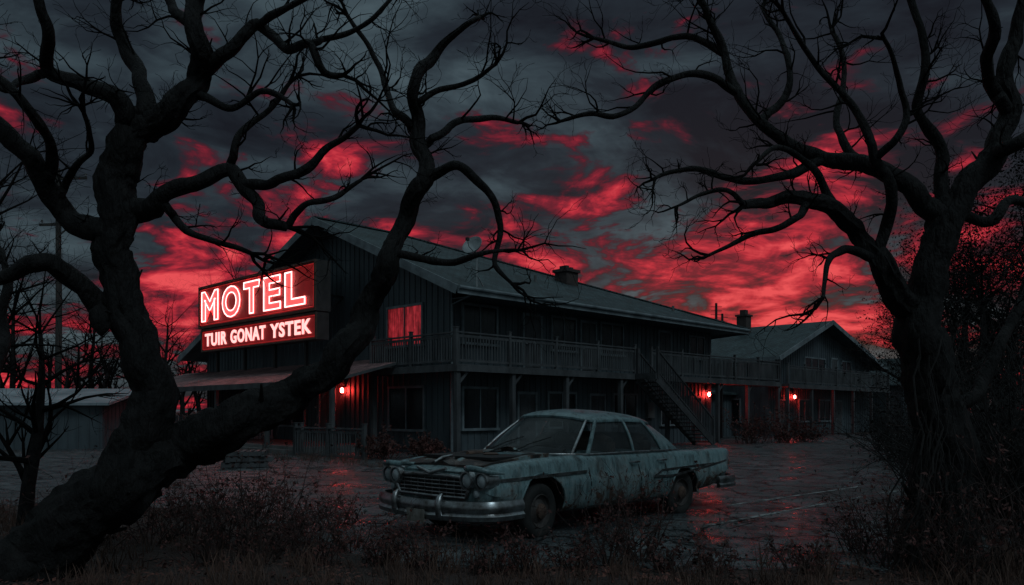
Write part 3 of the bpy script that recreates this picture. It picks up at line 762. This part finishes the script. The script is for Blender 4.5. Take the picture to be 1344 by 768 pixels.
for s in (1,-1):
    for y in (.645,.845):
        xo=2.47 if y<.7 else 2.43
        mb=MB(); mb.lathe([(.098,-.16),(.110,.01),(.104,.045),(.088,.047),(.084,.014),(.02,.006)],(xo,y*s,.72),24,axis='x')
        hl=mb.obj('headlight',M['chrome'],cr,smooth=40)
        mb=MB(); mb.lathe([(.084,.0),(.080,.018),(.059,.038),(.028,.050),(.002,.052)],(xo+.004,y*s,.72),24,axis='x'); mb.obj('lens',M['lens'],hl,smooth=60)
    mb=MB(); mb.tube([(2.30,.50*s,.85),(2.50,.64*s,.858),(2.53,.75*s,.862),(2.50,.86*s,.852),(2.40,.955*s,.815),(2.22,.965*s,.80)],[.02,.034,.038,.034,.026,.012],8); mb.obj('headlight_hood',M['paint'],cr,smooth=60)
    mb=MB(); mb.lathe([(.045,0),(.04,.03),(.01,.04)],(2.435,.76*s,.57),16,axis='x'); mb.obj('indicator_lamp',M['lens'],cr,smooth=60)
    mb=MB(); mb.lathe([(.01,-.14),(.05,-.11),(.065,-.04),(.065,.05)],(-3.0,.78*s,.68),18,axis='x'); mb.obj('tail_lamp',M['rust'],cr,smooth=60)
    def strip(ps,h=.024):
        mb=MB()
        for p0,p1 in zip(ps,ps[1:]):
            n_=7
            for i in range(n_):
                a=Vector(p0).lerp(Vector(p1),i/n_); b_=Vector(p0).lerp(Vector(p1),(i+1)/n_)
                ya=ysurf(a.x,a.z); yb=ysurf(b_.x,b_.z)
                mb.beam((a.x,s*(ya+.008),a.z),(b_.x,s*(yb+.008),b_.z),.026,h)
        mb.obj('side_trim',M['chrome'],cr)
    strip([(2.28,0,.715),(.72,0,.745)],.036); strip([(-2.4,0,.70),(-.95,0,.675),(-.72,0,.60),(-1.2,0,.585),(-2.85,0,.73)],.028)
    mb=MB()
    for dx in (.66,-.43,-1.08):
        zz=[.30,.45,.6,.75,.9]
        for i in range(4):
            mb.beam((dx,s*(ysurf(dx,zz[i])+.001),zz[i]),(dx,s*(ysurf(dx,zz[i+1])+.001),zz[i+1]),.006,.016,up=(1,0,0))
    mb.beam((.66,s*(ysurf(0,.30)+.001),.295),(-1.08,s*(ysurf(0,.3)+.001),.295),.006,.012)
    mb.obj('door_seam_shade',M['black'],cr)  # black strips laid on the body as painted shade of the door gaps
    for dx in (-.30,-.96):
        mb=MB(); mb.tube([(dx-.09,s*.935,.82),(dx-.08,s*.98,.82),(dx+.06,s*.98,.82),(dx+.07,s*.935,.82)],[.014,.016,.014,.012],6); mb.obj('door_handle',M['chrome'],cr,smooth=60)
    for ax,rr,zc0 in ((FA,.40,.36),(RA,.375,.32)):
        mb=MB(); pts=[]
        for i in range(19):
            th=math.radians(-18+216*i/18); x=ax+(rr+.004)*math.cos(th); z=zc0+(rr+.004)*math.sin(th)
            if z<.27: continue
            pts.append((x,s*ysurf(x,z),z))
        mb.tube(pts,[.016]*len(pts),6); mb.obj('wheel_arch_lip',M['paint'],cr,smooth=60)
mb=MB(); mb.box(2.712,2.719,-.16,.16,.22,.37); mb.obj('licence_plate',M['cloth'],cr)
whm=None
for ax in (FA,RA):
    for s in (1,-1):
        w=bpy.data.objects.new('wheel',None); scene.collection.objects.link(w); w.parent=cr; w.location=(ax,s*.82,.31); w.rotation_euler=(0,0,(0 if s>0 else math.pi)+ (math.radians(7) if ax>0 else 0))
        if whm is None:
            mb=MB(); mb.lathe([(.20,-.10),(.29,-.11),(.325,-.09),(.335,-.05),(.337,0),(.335,.05),(.325,.085),(.29,.105),(.235,.10),(.205,.085),(.20,-.10)],(0,0,0),48); to=mb.obj('tyre',M['rubber'],w,smooth=50)
            mb=MB(); mb.lathe([(.205,-.08),(.208,.085),(.195,.095),(.185,.06),(.15,.045),(.13,.06),(.10,.075),(.085,.095),(.04,.11),(.005,.112)],(0,0,0),40); ri=mb.obj('rim',M['rim'],w,smooth=35)
            mb=MB(); mb.lathe([(.095,.085),(.09,.11),(.05,.13),(.005,.133)],(0,0,0),24); hc=mb.obj('hub_cap',M['rust'],w,smooth=50); whm=(to,ri,hc)
        else:
            for q in whm:
                c=q.copy(); scene.collection.objects.link(c); c.parent=w
mb=MB(); mb.box(-2.6,2.2,-.55,.55,.22,.34); mb.obj('chassis',M['black'],cr)

# ---------------------------------------------------------------- trees
UPV=Vector((0,0,1))
def rvec():
    return Vector((U(-1,1),U(-1,1),U(-1,1)))
def grow(mb,p,d,L,r,lvl,maxl,curl=.35,kids=4,sides=(6,5,4,3,3),lift=.05,seg=5,ratio=.55):
    n=seg; pts=[p.copy()]; rads=[r]; dirs=[d.copy()]
    dd=d.copy(); bias=rvec()*.12
    for i in range(n):
        dd=(dd+rvec()*curl+bias+UPV*lift).normalized(); p=p+dd*(L/n); pts.append(p.copy()); rads.append(max(.0018,r*(1-.85*(i+1)/n))); dirs.append(dd.copy())
    mb.tube(pts,rads,sides[min(lvl,len(sides)-1)])
    if lvl<maxl:
        for k in range(kids):
            i=random.randint(1,n); t_=i/n
            o_=rvec(); o_=(o_-dirs[i]*o_.dot(dirs[i])).normalized()
            nd=(dirs[i]*U(.5,1.1)+o_*U(.5,1.0)).normalized()
            grow(mb,pts[i],nd,L*ratio*U(.7,1.2)*(1.15-.4*t_),rads[i]*.75,lvl+1,maxl,curl,kids,sides,lift,seg,ratio)
def hero(name,base,branches,label,d0,twmaxl=2,density=1.0,seed=1,tkids=3,twl=(.26,.75),cat='tree',rsc=1.0):
    random.seed(seed)
    rt=root(name,base,0,label,cat)
    tr=MB(); cw=MB(); store=[]
    for bi,(pts,de) in enumerate(branches):
        if bi==0: ds=d0
        else:
            q=min(store,key=lambda s_:(s_[0]-pts[0][0])**2+(s_[1]-pts[0][1])**2); ds=q[2]
        N=len(pts); L=[Vector((a[0],a[1],a[2]*rsc)) for a in pts]
        sp=[]; big_=pts[0][2]>20; sub=12 if big_ else 8; tot=(N-1)*sub
        for i in range(tot+1):
            v=crl(L,(N-1)*i/tot); dpt=ds+(de-ds)*(i/tot)+.10*math.sin(i*.22+bi)*(i>3 and bi>0)
            w_=P(v.x,v.y,dpt); r=max(.004,v.z*dpt/F)
            gn=min(.036,r*.7)
            w_=w_+Vector((noise.noise(w_*3.0),noise.noise(w_*3.0+Vector((7,0,0))),noise.noise(w_*3.0+Vector((0,9,0)))))*gn*2.0
            r*=1+.12*noise.noise(w_*4.0)
            sp.append((w_,r)); store.append((v.x,v.y,dpt))
        tr.tube([s_[0] for s_ in sp],[s_[1] for s_ in sp],32 if big_ else 12,jit=.09,jsc=10.0,ridge=.24 if big_ else .18)
        ln=sum((sp[i+1][0]-sp[i][0]).length for i in range(len(sp)-1))
        for k in range(int(ln*(1.5 if pts[0][2]>10 else 0))):
            i=random.randint(int(len(sp)*.1),len(sp)-2); p_,r=sp[i]; o_=rvec(); o_.normalize()
            tr.tube([p_+o_*r*.5,p_+o_*r*1.25,p_+(o_+UPV*.2)*r*1.8],[r*.20,r*.11,r*.05],7,jit=.3,jsc=12)
        cnt=int(ln*density*(1.3 if pts[0][2]>22 else 3.8))
        lo=.45 if bi==0 else .12
        for k in range(cnt):
            i=random.randint(int(len(sp)*lo),len(sp)-2); p_,r=sp[i]; d=(sp[i+1][0]-sp[i-1 if i else 0][0]).normalized()
            o_=rvec(); o_.z=abs(o_.z)*.6+o_.z*.4; o_.y*=.7; o_=(o_-d*o_.dot(d)).normalized()
            nd=(d*U(.3,1.0)+o_).normalized()
            if p_.z<2.2: continue
            grow(cw,p_,nd,U(*twl)*(1.15 if p_.z>4 else .6),min(r*.5,.012),0,twmaxl,.44,tkids,(5,4,3,3),.04,6,.6)
        p_,r=sp[-1]; d=(sp[-1][0]-sp[-3][0]).normalized()
        for k in range(3):
            grow(cw,p_,(d+rvec()*.5).normalized(),U(*twl)*1.0,min(r,.018),0,twmaxl,.42,tkids,(5,4,3,3),.03,6,.6)
    tr.obj('trunk',M['bark'],rt,smooth=60,off=base,fix=False)
    cw.obj('crown',M['twig'],rt,off=base,fix=False)
    return rt
T1=[
([(0,800,72),(62,722,50),(122,662,42),(172,612,37),(198,550,31),(196,485,28),(172,425,26),(156,362,25),(150,300,25),(157,240,26),(168,195,25),(183,160,20),(205,150,15)],7.0),
([(95,690,44),(152,642,41),(205,606,37),(262,580,33),(320,550,29),(385,520,25),(440,478,21),(472,428,18),(505,372,16),(514,318,13.5),(538,276,12.5),(560,232,11.5),(550,186,10),(546,132,8.5),(562,88,7),(590,50,5),(628,22,3)],7.4),
([(180,175,21),(225,145,18),(255,115,16),(262,72,14),(254,30,12),(268,-20,10)],6.8),
([(175,180,18),(150,122,13),(110,112,11),(68,92,9),(58,45,8),(50,-15,6)],6.3),
([(180,170,16),(188,120,12),(168,70,10),(150,35,9),(165,-15,7)],7.2),
([(150,310,20),(102,290,16),(70,262,15),(40,205,13),(-5,170,13),(-60,120,9)],6.6),
([(60,240,11),(70,215,8),(55,170,7),(20,130,7),(-10,100,7)],6.2),
([(150,425,20),(118,385,15),(72,346,13),(30,352,11),(-20,380,9)],6.6),
([(155,280,20),(198,275,15),(245,240,11),(300,225,10),(327,255,9),(348,288,8),(378,300,6)],6.6),
([(322,245,8),(362,238,7),(402,222,6),(436,192,5),(470,165,3.5)],6.3),
([(262,90,11),(300,62,9),(338,30,8),(372,62,7),(405,60,6),(425,95,5),(450,98,3.5)],6.4),
([(338,32,6),(375,10,5),(420,-15,4)],6.2),
([(255,40,8),(230,15,7),(215,-20,6)],7.0),
([(405,60,5),(450,45,4),(490,25,3.5),(520,-10,2.5)],6.6),
([(65,90,7),(30,105,6),(5,120,5),(-20,95,4)],6.2),
([(560,235,8),(600,222,6.5),(640,250,5.5),(655,295,4.5),(650,345,3.5),(672,372,2.5)],7.2),
([(548,180,7),(520,150,5.5),(505,105,4.5),(480,60,3.5),(455,20,3)],7.8),
([(552,200,6),(590,165,5),(640,155,4),(680,160,2.5)],7.8),
([(546,140,5),(575,120,4),(620,105,3.5),(650,85,2.5)],7.0),
([(512,330,6),(570,345,5),(620,335,4),(660,330,2.5)],7.0),
([(215,265,7),(240,300,5),(290,320,4),(330,335,3)],6.9),
([(378,300,5),(400,270,4.5),(440,255,4),(475,235,2.5)],6.4),
([(300,225,7),(310,180,5.5),(350,150,4.5),(380,110,3)],7.0),
([(-40,560,16),(-5,500,12),(0,440,9),(10,380,6),(0,330,4)],8.0),
([(250,125,7),(300,140,5),(345,120,4),(385,140,3)],6.6),
([(70,265,7),(95,225,5),(120,190,4),(110,150,3)],6.4),
]
b1=P(40,540,7.0); b1.z=0
hero('bare_tree',b1,T1,'huge gnarled leafless black tree with a long leaning limb',7.0,seed=5,density=.82,rsc=.92)
T2=[
([(1238,790,66),(1228,715,46),(1238,640,40),(1232,560,36),(1224,490,34),(1204,432,31),(1214,380,25),(1230,325,23),(1243,282,21),(1278,235,18),(1310,192,16),(1325,142,14),(1318,92,11),(1335,42,9),(1346,-15,7)],7.8),
([(1212,425,25),(1172,380,19),(1146,332,15),(1108,286,13),(1062,262,10),(1012,264,8),(976,268,6)],7.2),
([(1243,285,18),(1182,242,14),(1128,216,12),(1075,206,11),(1032,190,9),(996,156,8),(966,120,7),(950,68,6),(930,22,5),(905,-20,4)],8.4),
([(1080,207,8),(1022,236,6),(962,238,5),(905,222,4),(860,236,2.5)],7.8),
([(968,122,6),(915,98,5),(865,112,4.5),(815,150,4),(772,150,3.5),(735,158,2.5)],8.0),
([(950,70,5.5),(890,48,4.5),(830,62,3.5),(780,50,2.5)],9.0),
([(1238,290,12),(1236,212,9),(1206,140,7),(1216,68,6),(1190,-15,5)],7.6),
([(1322,150,11),(1296,100,9),(1308,40,8),(1290,-20,6)],7.2),
([(1148,335,10),(1168,268,8),(1150,205,7),(1115,135,5),(1062,72,4),(1030,20,3)],7.0),
([(1300,205,12),(1330,190,11),(1370,165,10)],7.4),
([(1062,262,7),(1030,300,5),(985,310,4),(930,335,2.5)],7.0),
([(1150,205,6),(1190,160,5),(1180,110,4),(1160,50,3)],6.8),
([(1150,340,8),(1110,325,6),(1085,350,4),(1080,390,3)],7.0),
([(1108,286,7),(1060,215,5),(1020,195,4),(990,215,3)],7.0),
([(1000,160,6),(1035,110,5),(1030,60,4),(1000,10,3)],8.8),
([(1250,275,10),(1290,290,8),(1330,262,7),(1370,280,6)],8.2),
([(1235,560,12),(1290,500,10),(1330,420,8),(1360,360,6)],8.2),
([(975,268,5),(950,250,3.5),(920,255,3),(890,270,2)],7.0),
([(1130,216,7),(1100,160,5),(1110,100,4),(1090,40,3)],8.8),
]
hero('bare_tree',G(1228,7.8),T2,'gnarled leafless dark tree wrapped in dead vines at the lot edge',7.8,seed=9,density=1.15,rsc=.88)
random.seed(3)
vr=root('dead_vines',G(1228,7.6),0,'tangled dead vines and roots draped around the tree trunk','vines')
mb=MB()
for k in range(70):
    px=U(1205,1258); py=U(440,560); d=7.8+U(-.34,.15); p=P(px,py,d); pts=[p]; q=p.copy(); sx=U(-.4,.4)
    n_=12
    for i in range(n_):
        q=q+Vector((sx*.08+U(-.06,.06)+(.03 if i>6 else 0)*sx,U(-.06,.04),-(p.z)/n_)); pts.append(q.copy())
    mb.tube(pts,[U(.003,.010)]*len(pts),4)
mb.obj('vine_strands',M['vine'],vr,off=G(1228,7.6),fix=False)['kind']='stuff'

def baretree(base,h,r,seed,label,maxl=4,kids=4,name='bare_tree',group=None,lean=0,leaf=0,lm=None,curl=.22,ls=(.02,.06)):
    random.seed(seed); rt=root(name,base,0,label,'tree',group)
    tr=MB(); cw=MB(); b=Vector((0,0,0)); d=Vector((lean,U(-.1,.1),1)).normalized()
    pts=[b]; p=b; rads=[r]; n=8
    for i in range(n):
        d=(d+Vector((U(-1,1),U(-1,1),0))*.09).normalized(); p=p+d*h*.72/n; pts.append(p.copy()); rads.append(r*(1-.75*(i+1)/n))
    tr.tube(pts,rads,8,jit=.15,jsc=3)
    for i in range(2,n+1):
        for k in range(2 if i<n else 4):
            o_=Vector((U(-1,1),U(-1,1),U(.1,.9))).normalized()
            grow(cw,pts[i],o_,h*.34*U(.7,1.1),rads[i]*.6,1,maxl,curl,kids,(6,5,4,3,3),.10,4,.6)
    tr.obj('trunk',M['bark'],rt,smooth=60,fix=False); cw.obj('crown',M['twig'],rt,fix=False)
    if leaf:
        lf=MB(); vs=cw.v
        for k in range(leaf):
            c=Vector(random.choice(vs))+rvec()*.25; s=U(*ls); a=rvec().normalized()*s; b_=rvec().normalized()*s
            lf.face([c-a,c+b_*.6,c+a,c-b_*.6])
        lf.obj('leaves',lm or M['leafdark'],rt,fix=False)
    return rt
baretree(G(30,9.6),3.4,.10,21,'thin crooked leafless sapling in the weeds',4,3,lean=.12)
baretree(G(-60,9),5.5,.13,22,'crooked leafless tree at the verge',4,3,lean=.05)
gp='bare trees behind the motel'
k=0
for px,d,h in ((215,50,9.5),(150,56,9),(105,48,7.5),(262,58,8),(352,52,13),(60,52,8),(10,46,8),(182,62,11),(460,60,17.5),(440,64,16),(330,60,13.5),(300,66,11),(-30,40,9),(240,52,6.5),(130,40,5.5),(80,38,5),(20,44,11),(120,52,11)):
    k+=1; baretree(G(px,d),h,.22,40+k,'leafless dark tree behind the motel',4,3,group=gp)
gp='dark trees at the lot edge'
for px,d,h,lf in ((1205,34,7.2,6000),(1262,27,8.2,8000),(1330,23,7.8,9000),(1235,44,11,6000),(1310,36,11,8000),(1190,62,8.5,3000),(1400,20,8,3000),(1385,30,9.5,5000),(1285,20,5.8,8000)):
    k+=1; baretree(G(px,d),h,.22,80+k,'dark dense twiggy tree beside the lot',4,4,group=gp,leaf=lf)
def shrub(base,h,w,seed,label,name='dead_shrub',stems=26,leaf=500,lm=None,group=None,ls=(.012,.03),sm=None):
    random.seed(seed); rt=root(name,base,0,label,'shrub',group); mb=MB(); lf=MB()
    for k in range(stems):
        a=U(0,6.28); rr=U(0,w*.35); p=Vector((rr*math.cos(a),rr*math.sin(a),-.02)); d=Vector((math.cos(a)*U(.1,.9),math.sin(a)*U(.1,.9),1)).normalized()
        grow(mb,p,d,h*U(.45,1.2),.009*max(1,h),1,3,.25,3,(4,4,3,3),.05,4,.5)
    vs=mb.v
    for k in range(leaf):
        c=Vector(random.choice(vs))+rvec()*.03; s=U(*ls); a=rvec().normalized()*s; b_=rvec().normalized()*s
        lf.face([c-a,c+b_*.6,c+a,c-b_*.6])
    mb.obj('stems',sm or M['shrub'],rt,fix=False)
    if leaf: lf.obj('leaves',lm or M['weedleaf'],rt,fix=False)
    return rt
gs='dead weeds on the verge'
k=0
for px,d,h,w in ((300,8.6,.95,.6),(345,8.9,1.05,.6),(250,9.2,.7,.5),(400,9.6,.5,.6),(370,8.3,.6,.5),(200,8.8,.65,.5),(462,8.6,.35,.5),(800,7.8,.68,.6),(840,8.0,.72,.5),(760,7.5,.42,.5),(640,7.3,.28,.5),(560,7.5,.45,.5),(880,7.4,.3,.4),(690,7.5,.42,.5),(120,8.5,.8,.5),(420,7.6,.5,.5),(500,7.8,.32,.5),(330,7.5,.6,.5),(1130,8.4,.5,.6),(1165,7.6,.7,.7),(1300,7.3,.9,.8),(1335,7.6,1.4,.8),(1260,7.0,.7,.7),(1190,8.8,.9,.7),(270,7.6,.6,.5),(940,7.3,.26,.5),(1060,7.3,.34,.5),(440,10.4,.4,.6),(330,11.2,.5,.7),(230,11,.5,.7)):
    k+=1; shrub(G(px,d),h,w,200+k,'dead tangled weeds on the littered verge',group=gs,stems=20,leaf=380)
gs='overgrown bushes at the lot edge'
for px,d,h,w in ((1300,10.5,2.1,1.8),(1345,11.5,2.6,1.8),(1262,13,1.7,1.6),(1225,17,1.7,2),(1200,24,1.8,2.4),(1330,14,2.8,2),(1390,9.5,2.6,1.6),(1180,30,2.0,2.5),(1280,20,3.0,3)):
    k+=1; shrub(G(px,d),h,w,300+k,'dark overgrown bush at the edge of the lot',name='bush',stems=62,leaf=2600,lm=M['leafdark'],group=gs,ls=(.01,.035),sm=M['vine'])
for px,d,h,w in ((985,37,1.5,2.2),(1025,38,1.3,2),(1060,39,.9,2),(500,25.0,.8,1.3),(560,25.5,.6,1.2),(260,27,1.0,1.6)):
    k+=1; shrub(G(px,d),h,w,400+k,'scruffy dry bush against the motel',name='bush',stems=40,leaf=1600,group='bushes by the motel',ls=(.03,.07))

random.seed(77)
mb=MB()
for k in range(36000):
    y=5.8+ (R()**1.5)*11; x=U(-.75,.72)*y
    e=edge(x); inv=y<e
    cl=noise.noise(Vector((x*.9,y*.9,3)))
    if R()>.55+cl*1.1: continue
    if not inv and R()<.88-.35*math.exp(-(y-e)*1.2): continue
    z=hgt(x,y)+.012+R()*.02 if inv else .014+R()*.01
    c=Vector((x,y,z)); s=U(.010,.030); th=U(0,6.28); a=Vector((math.cos(th),math.sin(th),U(-.3,.6)))*s; b_=Vector((-math.sin(th),math.cos(th),U(-.3,.6)))*s*.6
    mb.face([c-a,c+b_,c+a,c-b_])
o=mb.obj('fallen_leaves',M['litter'],fix=False); o['kind']='stuff'; o['label']='reddish brown fallen leaves scattered over ground and asphalt'; o['category']='leaves'
mb=MB()
for k in range(3200):
    y=7.5+(R()**1.6)*16; x=U(-.6,.7)*y
    if y<edge(x) or noise.noise(Vector((x*.6,y*.6,8)))<U(-.4,.3): continue
    s=U(.008,.030)*(1.8 if R()<.04 else 1); c=Vector((x,y,.006+s*.3)); vs_=[]
    for dx,dy,dz in ((1,0,0),(0,1,0),(-1,0,0),(0,-1,0),(0,0,1),(0,0,-.6)): vs_.append(mb.av(c+Vector((dx,dy,dz*.7))*s*U(.6,1.2)))
    for q in ((0,1,4),(1,2,4),(2,3,4),(3,0,4),(1,0,5),(2,1,5),(3,2,5),(0,3,5)): mb.f.append([vs_[i] for i in q]); mb.mi.append(0)
o=mb.obj('gravel',M['stone'],fix=False); o['kind']='stuff'; o['label']='loose stones and broken asphalt crumbs on the lot'; o['category']='gravel'
mb=MB()
clumps=[]
for k in range(1700):
    y=6.0+(R()**1.4)*9; x=U(-.78,.74)*y
    if y>edge(x)+U(-.3,.5) : continue
    cl=noise.noise(Vector((x*.8,y*.8,11)))
    if cl<U(-.35,.15): continue
    clumps.append((x,y,U(.08,.30)*(1+cl)))
for k in range(2400):
    y=U(17,40); x=U(-18,-3)
    v=(Matrix.Rotation(-RZ,4,'Z')@(Vector((x,y,0))-Vector(C0)))
    if v.x>-3.3 or v.x<-4.8: continue
    clumps.append((x,y,U(.1,.3)))
for x,y,h in clumps:
    z=hgt(x,y) if y<edge(x) else 0
    for j in range(random.randint(9,20)):
        bx=x+U(-.09,.09); by=y+U(-.09,.09); dx,dy=U(-.5,.5)*h,U(-.5,.5)*h; hh=h*U(.5,1.1); w=U(.003,.006)
        th=U(0,3.14); wx,wy=w*math.cos(th),w*math.sin(th)
        a=mb.av((bx-wx,by-wy,z)); b_=mb.av((bx+wx,by+wy,z)); c=mb.av((bx+dx*.4+wx*.7,by+dy*.4+wy*.7,z+hh*.6)); d=mb.av((bx+dx*.4-wx*.7,by+dy*.4-wy*.7,z+hh*.6)); e=mb.av((bx+dx,by+dy,z+hh))
        mb.f.append([a,b_,c,d]); mb.f.append([d,c,e]); mb.mi+= [0,0]
o=mb.obj('dry_grass',M['grass'],fix=False); o['kind']='stuff'; o['label']='clumps of dry brown grass on the verge'; o['category']='grass'
mb=MB()
for k in range(120):
    y=U(6.8,13); x=U(-.6,.65)*y; th=U(0,6.28)
    grow(mb,Vector((x,y,.03)),Vector((math.cos(th),math.sin(th),.03)).normalized(),U(.2,.6),.006,0,1,.15,2,(4,3),-.02,4,.5)
o=mb.obj('fallen_twigs',M['vine'],fix=False); o['kind']='stuff'; o['label']='broken twigs lying on the ground'; o['category']='twigs'

random.seed(8)
gpx='old wooden pallets by the porch'
for i,(dx,dy,z,rz) in enumerate(((0,0,0,.3),(.05,.03,.15,.42),(-.04,.0,.30,.2))):
    pc=G(322,21.5)+Vector((dx,dy,z)); pl=root('wooden_pallet',pc,rz,'weathered wooden pallet in a stack by the porch','pallet',gpx)
    mb=MB()
    for j in range(7): mb.box(-.6+j*.18,-.6+j*.18+.11,-.5,.5,.115,.14)
    for y in (-.5,-.05,.4): mb.box(-.6,.6,y,y+.1,.02,.114)
    for j in range(3): mb.box(-.6+j*.54,-.6+j*.54+.1,-.498,.498,0,.019)
    mb.obj('planks',M['wood'],pl)

up_=root('utility_pole',G(76,40),0,'tall wooden utility pole with two crossarms and wires','utility pole')
mb=MB(); mb.tube([(0,0,0),(0.05,0,7),(0,0,13.7)],[.17,.15,.11],10); mb.obj('pole',M['pole'],up_,smooth=50)
for za,zb in ((13.2,12.4),(10.9,10.2)):
    mb=MB(); mb.beam((-1.0,.12,za),(1.5,-.1,za),.1,.12); mb.beam((0,-.1,zb),(.75,-.1,za-.05),.05,.05); mb.obj('crossarm',M['pole'],up_)
for x,z in ((-.9,13.28),(.7,13.28),(1.4,13.28),(-.8,10.98),(1.2,10.98)):
    mb=MB(); mb.lathe([(.03,0),(.06,.05),(.04,.09),(.06,.13),(.02,.17)],(x,0,z),10,axis='z'); mb.obj('insulator',M['concrete'],up_,smooth=50)
for x,z in ((-.9,13.4),(1.4,13.4),(1.2,11.1)):
    for e in ((-45,20),(-40,60)):
        mb=MB(); p0=Vector((x,0,z)); p1=Vector((e[0]*.6,e[1]*.3-10,z+.5)); pts=[p0.lerp(p1,i/12)-Vector((0,0,1.2*4*(i/12)*(1-i/12))) for i in range(13)]
        mb.tube(pts,[.012]*13,3); mb.obj('wire',M['black'],up_,fix=False)
for px,d,zt in ((940,64,10.2),(948,66,9.6)):
    an=root('antenna_mast',G(px,d),0,'slender radio mast behind the motel roof','antenna')
    mb=MB(); mb.tube([(0,0,0),(0,0,zt)],[.14,.10],6)
    for i in range(6): mb.beam((-.45,0,zt-.3-i*.32),(.45,0,zt-.3-i*.32),.05,.04)
    mb.obj('mast',M['black'],an)

# ---------------------------------------------------------------- world
w=bpy.data.worlds.new('World'); scene.world=w; w.use_nodes=True
t=NT(w.node_tree); bg=w.node_tree.nodes['Background']
tc=t.node('ShaderNodeTexCoord'); dv=tc.outputs['Generated']
sp=t.node('ShaderNodeSeparateXYZ'); t.link(dv,sp.inputs[0]); X,Y,Z=sp.outputs
zc=t.math('MAXIMUM',Z,0.0)
den=t.math('ADD',zc,.24)
cb=t.node('ShaderNodeCombineXYZ'); t.link(t.math('DIVIDE',X,den),cb.inputs[0]); t.link(t.math('DIVIDE',Y,den),cb.inputs[1]); t.link(t.math('MULTIPLY',Z,3.0),cb.inputs[2])
cv_=cb.outputs[0]
nA=t.noise(t.mapping(cv_,(1,1,1),(3.1,1.7,0)),1.6,6,.56,.5)
nB=t.noise(t.mapping(cv_,(1,.9,1),(4.3,7.2,2),(0,0,.6)),1.9,6,.58,.9)
nC=t.noise(t.mapping(cv_,(1.0,1.0,1),(5.3,9.2,1),(0,0,-.5)),4.4,5,.58,.8)
nD=t.noise(t.mapping(cv_,(1,1.2,1),(1.3,2.2,4),(0,0,-.4)),3.0,5,.55,1.2)
ridge=t.math('SUBTRACT',1.0,t.math('MULTIPLY',t.math('ABSOLUTE',t.math('SUBTRACT',nD,.5)),7.0),None,True)
grey=t.ramp(t.math('ADD',t.math('MULTIPLY',nA,.70),t.math('MULTIPLY',nC,.30)),[(.38,(.0065,.008,.011)),(.47,(.014,.020,.026)),(.55,(.033,.050,.060)),(.66,(.070,.104,.120))])
def gauss(px,py,s):
    d=Vector((px-672,F,HZ-py)).normalized()
    dt=t.node('ShaderNodeVectorMath',operation='DOT_PRODUCT'); t.link(dv,dt.inputs[0]); dt.inputs[1].default_value=d
    a=t.math('SUBTRACT',dt.outputs['Value'],1.0); return t.math('EXPONENT',t.math('MULTIPLY',a,1/(s*s)))
lowz=t.ramp(Z,[(.0,.95),(.14,1.0),(.27,.70),(.36,.25),(.45,0.0)])
bias=t.math('MULTIPLY_ADD',lowz,.28,-.325)
for (px,py,s,a_) in ((790,270,.11,.10),(1060,410,.11,.13),(270,320,.09,.06),(640,20,.09,-.16),(30,120,.13,-.09),(1320,120,.14,-.12),(60,330,.09,-.03)):
    bias=t.math('ADD',bias,t.math('MULTIPLY',gauss(px,py,s),a_))
def cen(n,k): return t.math('MULTIPLY',t.math('SUBTRACT',n,.5),k)
rf_=t.math('ADD',t.math('ADD',cen(nB,1.5),cen(nC,1.0)),t.math('ADD',bias,.5))
rf_=t.math('SUBTRACT',rf_,cen(nA,.8))
rf_=t.math('ADD',rf_,t.math('MULTIPLY_ADD',ridge,.14,-.05))
rmask=t.ramp(rf_,[(.38,0.0),(.53,1.0)],'EASE')
rcol=t.ramp(rf_,[(.38,(.014,.009,.014)),(.49,(.050,.009,.016)),(.59,(.18,.012,.024)),(.69,(.46,.022,.038)),(.84,(.78,.075,.085))])
front=t.ramp(Y,[(.45,.15),(.75,1.0)])
col=t.mix(t.math('MULTIPLY',rmask,front),grey,rcol)
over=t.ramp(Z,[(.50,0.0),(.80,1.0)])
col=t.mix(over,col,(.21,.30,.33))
col=t.mix(t.ramp(Y,[(0.0,1.0),(.4,0.0)]),col,(.085,.12,.135))
sky=t.node('ShaderNodeTexSky',sky_type='NISHITA'); sky.sun_disc=False; sky.sun_elevation=math.radians(1.0); sky.sun_rotation=math.radians(15)
add=t.mix(1.0,col,t.mix(1.0,sky.outputs[0],(.003,.003,.005),'MULTIPLY'),'ADD')
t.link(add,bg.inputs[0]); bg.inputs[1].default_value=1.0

sun=bpy.data.lights.new('dusk_light','SUN'); sun.energy=.46; sun.angle=math.radians(20); sun.color=(.70,.91,1.0)
so=bpy.data.objects.new('sun',sun); scene.collection.objects.link(so)
so.rotation_euler=Vector((-.45,.75,-.95)).to_track_quat('-Z','Y').to_euler()

cam=bpy.data.cameras.new('camera'); cam.sensor_width=36; cam.lens=36*F/1344; cam.shift_y=(HZ-384)/1344; cam.clip_end=3000; cam.clip_start=.1
c=bpy.data.objects.new('camera',cam); scene.collection.objects.link(c); c.location=(0,0,CH); c.rotation_euler=(math.radians(90),0,0); scene.camera=c
scene.view_settings.view_transform='Standard'; scene.view_settings.look='None'; scene.view_settings.exposure=0
